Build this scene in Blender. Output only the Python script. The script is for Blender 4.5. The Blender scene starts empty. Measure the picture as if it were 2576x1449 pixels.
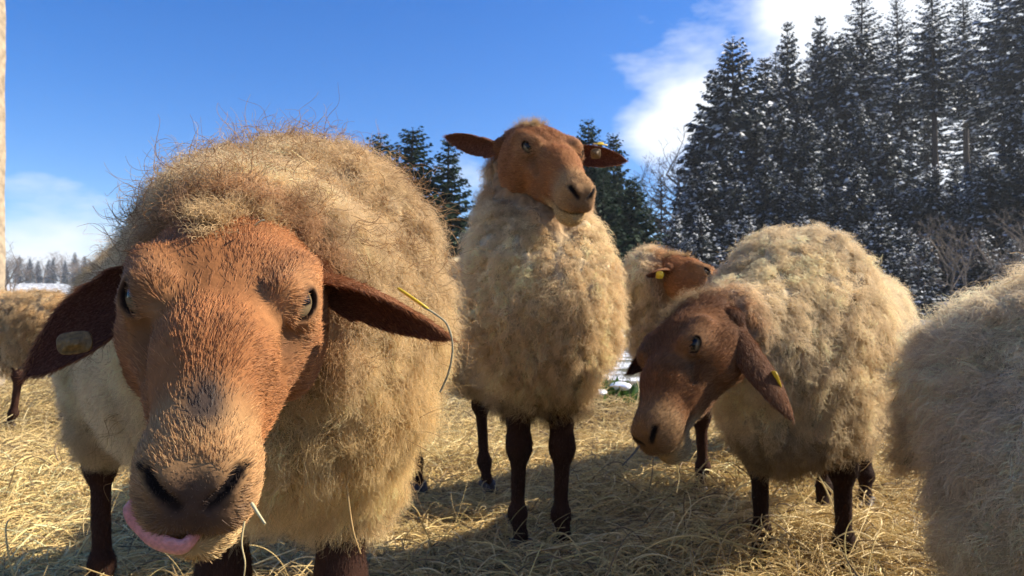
import bpy, math, random
import numpy as np
from mathutils import Vector, noise

# ------------------------------------------------------------------ camera, sky, sun, exposure
SC = bpy.context.scene
COL = SC.collection
FPX = 731.0                       # focal length in pixels of a 1024 px wide frame
CAM_H = 0.62
cam_d = bpy.data.cameras.new('camera')
cam_d.sensor_width = 36.0
cam_d.lens = 36.0 * FPX / 1024.0
cam_d.clip_start = 0.05
cam_d.clip_end = 3000
cam_d.dof.use_dof = True
cam_d.dof.focus_distance = 0.58
cam_d.dof.aperture_fstop = 20.0
cam = bpy.data.objects.new('camera', cam_d)
COL.objects.link(cam)
cam.location = (0, 0, CAM_H)
cam.rotation_euler = (math.radians(90 + 2.04), 0, 0)
SC.camera = cam

SUN_AZ = 80.0     # degrees to the right of the viewing direction
SUN_EL = 36.0
sd = Vector((math.sin(math.radians(SUN_AZ)) * math.cos(math.radians(SUN_EL)),
             math.cos(math.radians(SUN_AZ)) * math.cos(math.radians(SUN_EL)),
             math.sin(math.radians(SUN_EL))))
sun_d = bpy.data.lights.new('sun', 'SUN')
sun_d.energy = 5.0
sun_d.angle = math.radians(0.6)
sun_d.color = (1.0, 0.91, 0.76)
sun = bpy.data.objects.new('sun', sun_d)
COL.objects.link(sun)
sun.rotation_euler = (-sd).to_track_quat('-Z', 'Y').to_euler()
sun.location = (20, 0, 30)

SC.view_settings.view_transform = 'Standard'
SC.view_settings.look = 'None'
SC.view_settings.exposure = 1.08
SC.view_settings.gamma = 1.0
SC.view_settings.use_curve_mapping = False
SC.render.engine = 'CYCLES'
SC.cycles.use_denoising = True
SC.cycles.use_adaptive_sampling = True
SC.cycles.adaptive_threshold = 0.03
SC.cycles.max_bounces = 5
SC.cycles.diffuse_bounces = 2
SC.cycles.glossy_bounces = 2
SC.cycles.transmission_bounces = 3
SC.cycles.transparent_max_bounces = 4
SC.cycles_curves.shape = 'RIBBONS'


def build_world():
    w = bpy.data.worlds.new('World')
    SC.world = w
    w.use_nodes = True
    nt = w.node_tree
    N, L = nt.nodes, nt.links
    N.clear()
    out = N.new('ShaderNodeOutputWorld')
    bg = N.new('ShaderNodeBackground')
    bg.inputs['Strength'].default_value = 0.092
    sky = N.new('ShaderNodeTexSky')
    sky.sky_type = 'NISHITA'
    sky.sun_disc = False
    sky.sun_elevation = math.radians(SUN_EL)
    sky.sun_rotation = math.radians(SUN_AZ)
    sky.altitude = 500
    sky.air_density = 1.0
    sky.dust_density = 0.4
    sky.ozone_density = 3.5
    hs = N.new('ShaderNodeHueSaturation')
    hs.inputs['Saturation'].default_value = 1.38
    hs.inputs['Value'].default_value = 1.0
    hs.inputs['Hue'].default_value = 0.513
    L.new(sky.outputs[0], hs.inputs['Color'])
    tc = N.new('ShaderNodeTexCoord')

    def math_n(op, a, b=None, c=None, clamp=False):
        m = N.new('ShaderNodeMath')
        m.operation = op
        m.use_clamp = clamp
        for i, v in enumerate((a, b, c)):
            if v is None:
                continue
            if isinstance(v, (int, float)):
                m.inputs[i].default_value = v
            else:
                L.new(v, m.inputs[i])
        return m.outputs[0]

    nz = N.new('ShaderNodeTexNoise')
    nz.inputs['Scale'].default_value = 4.2
    nz.inputs['Detail'].default_value = 9
    nz.inputs['Roughness'].default_value = 0.56
    mp = N.new('ShaderNodeMapping')
    mp.inputs['Scale'].default_value = (1, 1, 2.3)
    mp.inputs['Location'].default_value = (3.1, 0.4, 0.2)
    L.new(tc.outputs['Generated'], mp.inputs[0])
    L.new(mp.outputs[0], nz.inputs['Vector'])
    # cloud banks: each stands in one direction of the sky and is broken up by the noise
    banks = [((0.40, 1, 0.425), 0.050, 0.60), ((0.60, 1, 0.38), 0.15, 0.80), ((0.50, 1, 0.30), 0.10, 0.6), ((0.265, 1, 0.290), 0.055, 0.46),
             ((0.215, 1, 0.235), 0.050, 0.42), ((-0.05, 1, 0.20), 0.05, 0.26), ((-0.66, 1, 0.100), 0.07, 0.40),
             ((0.9, 0.5, 0.3), 0.3, 0.5), ((-0.9, -0.4, 0.35), 0.3, 0.4), ((0.3, -1, 0.3), 0.3, 0.4)]
    tot = None
    for d, wd, amp in banks:
        v = Vector(d).normalized()
        vm = N.new('ShaderNodeVectorMath')
        vm.operation = 'DISTANCE'
        L.new(tc.outputs['Generated'], vm.inputs[0])
        vm.inputs[1].default_value = v
        r = math_n('DIVIDE', vm.outputs['Value'], wd * 1.6)
        r2 = math_n('MULTIPLY', r, r)
        e = math_n('POWER', 2.718, math_n('MULTIPLY', r2, -1.0))
        e = math_n('MULTIPLY', e, amp)
        tot = e if tot is None else math_n('MAXIMUM', tot, e)
    dens = math_n('ADD', math_n('SUBTRACT', nz.outputs['Fac'], 0.70), tot)
    dens = math_n('MULTIPLY', dens, 4.0, clamp=True)
    dens = math_n('SMOOTH_MIN', dens, 1.0, 0.1)
    mix = N.new('ShaderNodeMixRGB')
    L.new(dens, mix.inputs[0])
    L.new(hs.outputs[0], mix.inputs[1])
    mix.inputs[2].default_value = (5.6, 5.9, 6.3, 1)
    L.new(mix.outputs[0], bg.inputs['Color'])
    L.new(bg.outputs[0], out.inputs[0])


build_world()

# ------------------------------------------------------------------ helpers
rng = np.random.default_rng(11)
random.seed(5)


def A(*v):
    return np.array(v, dtype=float)


def nrm(v):
    v = np.asarray(v, float)
    return v / np.maximum(np.linalg.norm(v, axis=-1, keepdims=True), 1e-9)


def D(dx, dy, Y):
    """a point seen at (dx, dy) of the 2576 x 1449 view of the photograph, Y metres ahead"""
    k = 2576 / 1024 * FPX
    return A((dx - 1288) / k * Y, Y, CAM_H + (790 - dy) / k * Y)


def fbm(P, scale, seed=0.0, octaves=3):
    out = np.empty(len(P))
    for i, p in enumerate(np.asarray(P) * scale + seed):
        out[i] = noise.fractal(Vector(p), 1.0, 2.0, octaves)
    return out


def wave_noise(P, scale, seed=0, n=14):
    """cheap smooth pseudo-noise in about [-1, 1] for many points"""
    r = np.random.default_rng(seed)
    K = nrm(r.normal(size=(n, 3))) * (scale * r.uniform(0.5, 1.6, n))[:, None]
    ph = r.uniform(0, 6.283, n)
    return np.sin(P @ K.T + ph).sum(1) / math.sqrt(n) * 0.8


def mesh_data(name, V, F, mats=(), smooth=True, col=None, fmat=None):
    me = bpy.data.meshes.new(name)
    V = np.asarray(V, float)
    F = np.asarray(F, int)
    k = F.shape[1]
    me.vertices.add(len(V))
    me.vertices.foreach_set('co', V.ravel())
    me.loops.add(F.size)
    me.loops.foreach_set('vertex_index', F.ravel())
    me.polygons.add(len(F))
    me.polygons.foreach_set('loop_start', np.arange(0, F.size, k))
    me.polygons.foreach_set('loop_total', np.full(len(F), k))
    me.polygons.foreach_set('use_smooth', np.full(len(F), smooth))
    if fmat is not None:
        me.polygons.foreach_set('material_index', np.asarray(fmat, int))
    for m in mats:
        me.materials.append(m)
    if col is not None:
        a = me.attributes.new('col', 'FLOAT_COLOR', 'POINT')
        a.data.foreach_set('color', np.c_[col, np.ones(len(V))].ravel())
    me.update(calc_edges=True)
    me.validate()
    return me


def link(name, data, parent=None, loc=None):
    o = bpy.data.objects.new(name, data)
    COL.objects.link(o)
    if parent is not None:
        o.parent = parent
    if loc is not None:
        o.location = loc
    return o


def tag(o, label=None, cat=None, group=None, kind=None):
    if label:
        o['label'] = label
    if cat:
        o['category'] = cat
    if group:
        o['group'] = group
    if kind:
        o['kind'] = kind
    return o


def curves_obj(name, pos, rad, col, mat, parent=None, loc=None):
    n, k, _ = pos.shape
    hc = bpy.data.hair_curves.new(name)
    hc.add_curves([k] * n)
    hc.points.foreach_set('position', pos.astype(np.float32).ravel())
    if 'radius' not in hc.attributes:
        hc.attributes.new('radius', 'FLOAT', 'POINT')
    hc.attributes['radius'].data.foreach_set('value', np.broadcast_to(rad, (n, k)).astype(np.float32).ravel())
    a = hc.attributes.new('col', 'FLOAT_COLOR', 'CURVE')
    a.data.foreach_set('color', np.c_[col, np.ones(n)].astype(np.float32).ravel())
    hc.materials.append(mat)
    return link(name, hc, parent, loc)


# ------------------------------------------------------------------ materials
def new_mat(name):
    m = bpy.data.materials.new(name)
    m.use_nodes = True
    nt = m.node_tree
    b = nt.nodes['Principled BSDF']
    return m, nt, b


def attr_mat(name, rough=0.7, spec=0.3, transl=0.0, noise_scale=None, noise_amt=0.25, bump=0.0, sheen=0.0):
    m, nt, b = new_mat(name)
    N, L = nt.nodes, nt.links
    at = N.new('ShaderNodeAttribute')
    at.attribute_name = 'col'
    c = at.outputs['Color']
    if noise_scale:
        tc = N.new('ShaderNodeTexCoord')
        nz = N.new('ShaderNodeTexNoise')
        nz.inputs['Scale'].default_value = noise_scale
        nz.inputs['Detail'].default_value = 6
        L.new(tc.outputs['Object'], nz.inputs['Vector'])
        mr = N.new('ShaderNodeMapRange')
        mr.inputs['From Min'].default_value = 0.3
        mr.inputs['From Max'].default_value = 0.7
        mr.inputs['To Min'].default_value = 1 - noise_amt
        mr.inputs['To Max'].default_value = 1 + noise_amt
        L.new(nz.outputs['Fac'], mr.inputs['Value'])
        mx = N.new('ShaderNodeVectorMath')
        mx.operation = 'SCALE'
        L.new(c, mx.inputs[0])
        L.new(mr.outputs[0], mx.inputs['Scale'])
        c = mx.outputs[0]
        if bump:
            bp = N.new('ShaderNodeBump')
            bp.inputs['Strength'].default_value = bump
            bp.inputs['Distance'].default_value = 0.01
            L.new(nz.outputs['Fac'], bp.inputs['Height'])
            L.new(bp.outputs[0], b.inputs['Normal'])
    L.new(c, b.inputs['Base Color'])
    b.inputs['Roughness'].default_value = rough
    b.inputs['Specular IOR Level'].default_value = spec
    b.inputs['Sheen Weight'].default_value = sheen
    if transl:
        t = N.new('ShaderNodeBsdfTranslucent')
        L.new(c, t.inputs['Color'])
        ms = N.new('ShaderNodeMixShader')
        ms.inputs[0].default_value = transl
        L.new(b.outputs[0], ms.inputs[1])
        L.new(t.outputs[0], ms.inputs[2])
        L.new(ms.outputs[0], N['Material Output'].inputs['Surface'])
    return m


def plain_mat(name, color, rough=0.6, spec=0.3, scale=30, amt=0.2, bump=0.3, dist=0.01):
    m, nt, b = new_mat(name)
    N, L = nt.nodes, nt.links
    tc = N.new('ShaderNodeTexCoord')
    nz = N.new('ShaderNodeTexNoise')
    nz.inputs['Scale'].default_value = scale
    nz.inputs['Detail'].default_value = 6
    L.new(tc.outputs['Object'], nz.inputs['Vector'])
    cr = N.new('ShaderNodeValToRGB')
    c = np.array(color)
    cr.color_ramp.elements[0].position = 0.3
    cr.color_ramp.elements[0].color = (*(c * (1 - amt)), 1)
    cr.color_ramp.elements[1].position = 0.7
    cr.color_ramp.elements[1].color = (*np.minimum(c * (1 + amt), 1), 1)
    L.new(nz.outputs['Fac'], cr.inputs[0])
    L.new(cr.outputs[0], b.inputs['Base Color'])
    b.inputs['Roughness'].default_value = rough
    b.inputs['Specular IOR Level'].default_value = spec
    if bump:
        bp = N.new('ShaderNodeBump')
        bp.inputs['Strength'].default_value = bump
        bp.inputs['Distance'].default_value = dist
        L.new(nz.outputs['Fac'], bp.inputs['Height'])
        L.new(bp.outputs[0], b.inputs['Normal'])
    return m


M_WOOLBASE = attr_mat('wool_base', 0.9, 0.1, 0, 60, 0.3, 0.6)
M_WOOL = attr_mat('wool_fibre', 0.7, 0.15, 0.45)
M_SKIN = attr_mat('short_coat', 0.85, 0.1, 0, 120, 0.15, 0.2)
M_FUR = attr_mat('coat_hair', 0.6, 0.22, 0.2)
M_EYE = attr_mat('eyeball', 0.12, 0.25)
M_HOOF = plain_mat('hoof_horn', (0.05, 0.035, 0.028), 0.55, 0.4, 60)
M_TAG = plain_mat('tag_plastic', (0.75, 0.50, 0.03), 0.4, 0.4, 40, 0.15, 0.05)
M_TAGBROWN = plain_mat('tag_plastic_brown', (0.16, 0.09, 0.025), 0.5, 0.4, 300, 0.5, 0.2)  # darker mottled brown plastic for the inner ear buttons
M_TONGUE = plain_mat('tongue_flesh', (0.56, 0.23, 0.22), 0.4, 0.5, 420, 0.22, 0.5, 0.002)
M_STRAW = attr_mat('straw', 0.55, 0.35, 0.15)
M_TWINE = plain_mat('twine_fibre', (0.30, 0.27, 0.17), 0.8, 0.2, 300, 0.4, 0.4, 0.002)
M_NEEDLE = attr_mat('spruce_needles', 0.7, 0.2, 0.08)
M_BARK = plain_mat('bark', (0.055, 0.042, 0.034), 0.9, 0.15, 8, 0.4, 0.6, 0.03)
M_PALEBARK = plain_mat('pale_bark', (0.17, 0.135, 0.105), 0.9, 0.15, 6, 0.3, 0.3, 0.02)
M_SNOW = plain_mat('snow', (0.80, 0.83, 0.88), 0.6, 0.3, 12, 0.04, 0.3, 0.02)
M_FROST = attr_mat('branch_snow', 0.6, 0.3, 0.45)
M_POST = plain_mat('weathered_wood', (0.30, 0.24, 0.17), 0.85, 0.2, 14, 0.35, 0.4, 0.01)
M_GREEN = attr_mat('green_leaf', 0.55, 0.35, 0.25)


# ------------------------------------------------------------------ signed distance shapes
def ell(P, c, r, M=None):
    q = P - np.asarray(c)
    if M is not None:
        q = q @ M
    r = np.asarray(r, float)
    k0 = np.linalg.norm(q / r, axis=1)
    k1 = np.linalg.norm(q / (r * r), axis=1)
    return k0 * (k0 - 1.0) / np.maximum(k1, 1e-6)


def rcone(P, a, b, ra, rb):
    a = np.asarray(a, float)
    b = np.asarray(b, float)
    ba = b - a
    pa = P - a
    t = np.clip(pa @ ba / (ba @ ba), 0, 1)
    return np.linalg.norm(pa - t[:, None] * ba, axis=1) - (ra + (rb - ra) * t)


def smin(a, b, k):
    h = np.clip(0.5 + 0.5 * (b - a) / k, 0, 1)
    return b * (1 - h) + a * h - k * h * (1 - h)


def smax(a, b, k):
    return -smin(-a, -b, k)


def surface(f, lo, hi, step):
    lo = np.asarray(lo, float)
    n = np.ceil((np.asarray(hi) - lo) / step).astype(int) + 1
    g = np.stack(np.meshgrid(*[np.arange(k) for k in n], indexing='ij'), -1).reshape(-1, 3)
    G = np.empty(len(g))
    for i in range(0, len(g), 400000):
        G[i:i + 400000] = f(lo + g[i:i + 400000] * step)
    G = G.reshape(n)
    s = G < 0
    offs = [(a, b, c) for a in (0, 1) for b in (0, 1) for c in (0, 1)]
    cnt = sum(s[a:n[0] - 1 + a, b:n[1] - 1 + b, c:n[2] - 1 + c].astype(np.int8) for a, b, c in offs)
    act = (cnt > 0) & (cnt < 8)
    ijk = np.argwhere(act)
    idx = np.full(act.shape, -1)
    idx[act] = np.arange(len(ijk))
    pos = np.zeros((len(ijk), 3))
    num = np.zeros(len(ijk))
    for o in offs:
        for ax in range(3):
            if o[ax]:
                continue
            o2 = list(o)
            o2[ax] = 1
            fa = G[tuple((ijk + o).T)]
            fb = G[tuple((ijk + o2).T)]
            cr = (fa < 0) != (fb < 0)
            t = np.where(cr, fa / np.where(cr, fa - fb, 1), 0)
            p = np.tile(np.array(o, float), (len(ijk), 1))
            p[:, ax] += t
            pos += p * cr[:, None]
            num += cr
    V = lo + (ijk + pos / num[:, None]) * step
    Q = []
    for ax in range(3):
        b, c = (ax + 1) % 3, (ax + 2) % 3
        sl0 = [slice(None)] * 3
        sl1 = [slice(None)] * 3
        sl0[ax] = slice(0, -1)
        sl1[ax] = slice(1, None)
        e0, e1 = s[tuple(sl0)], s[tuple(sl1)]
        ed = np.argwhere(e0 != e1)
        ok = (ed[:, b] > 0) & (ed[:, c] > 0) & (ed[:, b] < n[b] - 1) & (ed[:, c] < n[c] - 1)
        ed = ed[ok]
        ub = np.zeros(3, int)
        ub[b] = 1
        uc = np.zeros(3, int)
        uc[c] = 1
        q = np.stack([idx[tuple((ed - ub - uc).T)], idx[tuple((ed - uc).T)], idx[tuple(ed.T)], idx[tuple((ed - ub).T)]], 1)
        fl = ~e0[tuple(ed.T)]
        q[fl] = q[fl][:, ::-1]
        Q.append(q)
    return V, np.concatenate(Q)


def vnormals(V, F):
    n = np.zeros_like(V)
    d = np.cross(V[F[:, 2]] - V[F[:, 0]], V[F[:, 3]] - V[F[:, 1]])
    for k in range(4):
        np.add.at(n, F[:, k], d)
    return nrm(n)


def sample(V, F, n, rg, attrs=(), weight=None):
    """n random points on the quads, with normals and interpolated attributes"""
    T = np.concatenate([F[:, [0, 1, 2]], F[:, [0, 2, 3]]])
    ar = np.linalg.norm(np.cross(V[T[:, 1]] - V[T[:, 0]], V[T[:, 2]] - V[T[:, 0]]), axis=1)
    if weight is not None:
        ar = ar * weight[T].mean(1)
    pick = rg.choice(len(T), n, p=ar / ar.sum())
    u, v = rg.random(n), rg.random(n)
    fl = u + v > 1
    u[fl], v[fl] = 1 - u[fl], 1 - v[fl]
    w = np.stack([1 - u - v, u, v], 1)
    t = T[pick]
    VN = vnormals(V, F)
    P = (V[t] * w[:, :, None]).sum(1)
    Nn = nrm((VN[t] * w[:, :, None]).sum(1))
    return [P, Nn] + [(a[t] * (w[:, :, None] if a.ndim == 2 else w)).sum(1) for a in attrs]


def merge(parts):
    """join islands (V, F, col, flow, furlen) into one"""
    Vs, Fs, Cs, Ws, Ls, off = [], [], [], [], [], 0
    for V, F, C, W, Lf in parts:
        Vs.append(V)
        Fs.append(F + off)
        Cs.append(np.broadcast_to(C, V.shape))
        Ws.append(np.broadcast_to(W, V.shape))
        Ls.append(np.broadcast_to(Lf, len(V)))
        off += len(V)
    return [np.concatenate(x) for x in (Vs, Fs, Cs, Ws, Ls)]


# ------------------------------------------------------------------ the sheep's head (x to the nose, y to its left, z out of the face)
EYE_C = A(0.111, 0.0475, -0.0265)
EYE_R = 0.0150
EYE_P = nrm(A(0.62, 0.68, 0.40))
EYE_X = nrm(A(1.0, 0, -0.22) - (A(1.0, 0, -0.22) @ EYE_P) * EYE_P)
EYE_M = np.stack([EYE_X, np.cross(EYE_P, EYE_X), EYE_P], 1)


def head_sdf(P):
    q = P.copy()
    q[:, 1] = np.abs(q[:, 1])
    d = ell(q, (0.036, 0, -0.057), (0.078, 0.069, 0.056))                       # cranium
    d = smin(d, rcone(q, (0.080, 0.012, -0.046), (0.160, 0.003, -0.044), 0.043, 0.032), 0.03)   # nasal bone
    d = smin(d, rcone(q, (0.160, 0.003, -0.044), (0.232, 0.001, -0.062), 0.032, 0.029), 0.02)
    d = smin(d, rcone(q, (0.055, 0.022, -0.098), (0.150, 0.004, -0.090), 0.043, 0.028), 0.03)   # jaw
    d = smin(d, rcone(q, (0.150, 0.004, -0.088), (0.228, 0, -0.088), 0.028, 0.025), 0.025)
    d = smin(d, ell(q, (0.070, 0.052, -0.082), (0.050, 0.020, 0.045)), 0.025)     # cheek
    d = smin(d, rcone(q, (0.108, 0.054, -0.060), (0.172, 0.026, -0.070), 0.009, 0.007), 0.025)  # facial crest
    d = smin(d, rcone(q, (0.074, 0.055, -0.019), (0.118, 0.043, -0.012), 0.012, 0.010), 0.020)  # brow
    d = smin(d, ell(q, (0.104, 0.047, -0.032), (0.028, 0.020, 0.022)), 0.014)     # orbit
    d = smin(d, ell(q, (0.243, 0.0, -0.069), (0.030, 0.032, 0.033)), 0.018)       # muzzle
    d = smin(d, ell(q, (0.252, 0.015, -0.080), (0.019, 0.016, 0.018)), 0.010)     # upper lip
    d = smin(d, ell(q, (0.256, 0.015, -0.055), (0.015, 0.0125, 0.012)), 0.010)     # nostril wing
    d = smin(d, ell(q, (0.238, 0.0, -0.108), (0.029, 0.025, 0.020)), 0.010)       # chin
    cut = np.maximum(np.abs(q[:, 2] + MOUTH_Z(q[:, 0])) - 0.0019, 0.192 - q[:, 0])
    d = smax(d, -cut, 0.005)
    d = smax(d, -rcone(q, (0.277, 0, -0.058), (0.276, 0, -0.094), 0.0016, 0.0022), 0.005)
    d = smax(d, -rcone(q, (0.274, 0.0085, -0.064), (0.263, 0.024, -0.048), 0.0024, 0.0034), 0.005)
    d = smax(d, -rcone(q, (0.134, 0.051, -0.038), (0.156, 0.042, -0.058), 0.0055, 0.004), 0.011)
    d = smin(d, ell(q, EYE_C + EYE_P * 0.001, (EYE_R + 0.0045, EYE_R + 0.0026, EYE_R + 0.0024), EYE_M), 0.005)
    d = smax(d, -ell(q, EYE_C + EYE_P * 0.0125 - A(0, 0, 0.0026), (0.0138, 0.0074, 0.014), EYE_M), 0.002)
    return d


def MOUTH_Z(x):
    return 0.0955 - 0.0875 * (0.250 - x)


HV, HF = surface(head_sdf, (-0.05, -0.10, -0.165), (0.298, 0.10, 0.03), 0.0024)


def sstep(a, b, x):
    t = np.clip((x - a) / (b - a), 0, 1)
    return t * t * (3 - 2 * t)


def lerp3(c, c2, t):
    return c * (1 - t)[:, None] + np.asarray(c2) * t[:, None]


def head_colors(q, spot=False, dark=1.0):
    x, y, z = q.T
    ay = np.abs(y)
    c = np.tile(A(0.315, 0.128, 0.046), (len(q), 1))
    c *= (1 + 0.14 * wave_noise(q, 60, 3) + 0.10 * wave_noise(q, 170, 5))[:, None]
    c = lerp3(c, (0.23, 0.085, 0.032), sstep(0.05, -0.01, x) * 0.6)
    c = lerp3(c, (0.36, 0.19, 0.078), sstep(0.10, 0.16, -z) * 0.8)
    c = lerp3(c, (0.43, 0.245, 0.105), sstep(0.195, 0.235, x) * 0.85)                 # golden muzzle
    c = lerp3(c, (0.50, 0.33, 0.15), sstep(0.088, 0.105, -z) * sstep(0.16, 0.21, x))   # chin
    eye = np.linalg.norm(((np.c_[x, ay, z] - EYE_C - EYE_P * 0.010) @ EYE_M) / A(1.35, 1, 1), axis=1)
    c = lerp3(c, (0.40, 0.22, 0.10), np.exp(-(eye / 0.030) ** 2) * 0.55)
    c = lerp3(c, (0.03, 0.018, 0.015), sstep(0.0135, 0.0095, eye))
    nosep = np.exp(-(((x - 0.272) / 0.022) ** 2 + (ay / 0.027) ** 2 + ((z + 0.068) / 0.028) ** 2) ** 2)
    c = lerp3(c, (0.075, 0.047, 0.039), nosep * (0.95 if spot else 0.5))
    nd = rcone(np.c_[x, ay, z], (0.274, 0.0085, -0.064), (0.263, 0.024, -0.048), 0.0024, 0.0034)
    c = lerp3(c, (0.012, 0.008, 0.008), sstep(0.0034, 0.0, nd))
    c = lerp3(c, (0.03, 0.018, 0.016), sstep(0.0034, 0.001, np.abs(z + MOUTH_Z(x))) * sstep(0.198, 0.212, x))
    tear = np.linalg.norm(np.c_[x, ay, z] - A(0.138, 0.047, -0.044), axis=1)
    c = lerp3(c, (0.10, 0.05, 0.03), np.exp(-(tear / 0.011) ** 2) * 0.7)
    if spot:
        s = np.exp(-(((x - 0.227) / 0.022) ** 2 + ((y - 0.001) / 0.0135) ** 2) ** 2) * (z > -0.06)
        c = lerp3(c, (0.045, 0.034, 0.03), s * 0.95)
    return c * dark


def ear_island(base, d, n, length, width, bend, col_out, col_in, tube=1.9):
    """a leaf-shaped cupped ear from base along d, opening towards n"""
    d = nrm(d)
    n = nrm(n - (n @ d) * d)
    ns, nv = 26, 15
    s = np.linspace(0, 1, ns)
    v = np.linspace(-1, 1, nv)
    w = width * np.interp(s, [0, .12, .3, .48, .66, .82, .93, 1], [.50, .62, .92, 1, .88, .60, .34, .04])
    phi = np.interp(s, [0, .25, .6, 1], [tube, tube * 0.7, 0.85, 0.6])
    side = np.cross(d, n)
    outer, inner = [], []
    for i in range(ns):
        c = base + d * length * s[i] + bend * s[i] ** 2
        R = w[i] / phi[i] * (1.0 if phi[i] < 1.2 else 1.15)
        a = v * phi[i]
        dep = R * (1 - np.cos(a))
        P = c + np.outer(R * np.sin(a), side) + np.outer(dep - w[i] * 0.2, n)
        nn = np.outer(-np.sin(a), side) + np.outer(np.cos(a), n)
        th = 0.0032 * (1 - 0.75 * np.abs(v) ** 3)[:, None] * (1 - 0.6 * s[i])
        inner.append(P + nn * th * 0.5)
        outer.append(P - nn * th * 0.5)
    V = np.concatenate([np.array(outer).reshape(-1, 3), np.array(inner).reshape(-1, 3)])
    F = []
    o2 = ns * nv
    for i in range(ns - 1):
        for j in range(nv - 1):
            a, b, c, e = i * nv + j, (i + 1) * nv + j, (i + 1) * nv + j + 1, i * nv + j + 1
            F.append((a, b, c, e))
            F.append((o2 + a, o2 + e, o2 + c, o2 + b))
        for j in (0, nv - 1):
            a, b = i * nv + j, (i + 1) * nv + j
            F.append((a, o2 + a, o2 + b, b) if j == 0 else (a, b, o2 + b, o2 + a))
    for j in range(nv - 1):
        a, b = (ns - 1) * nv + j, (ns - 1) * nv + j + 1
        F.append((a, o2 + a, o2 + b, b))
    C = np.concatenate([np.tile(col_out, (o2, 1)), np.tile(col_in, (o2, 1))])
    fl = np.concatenate([np.full(o2, 0.009), np.full(o2, 0.005)])
    F = np.array(F)
    # make the outer sheet face away from the opening
    t = F[0]
    if np.dot(np.cross(V[t[1]] - V[t[0]], V[t[3]] - V[t[0]]), n) > 0:
        F = F[:, ::-1]
    return V, F, C, d, fl


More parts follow.
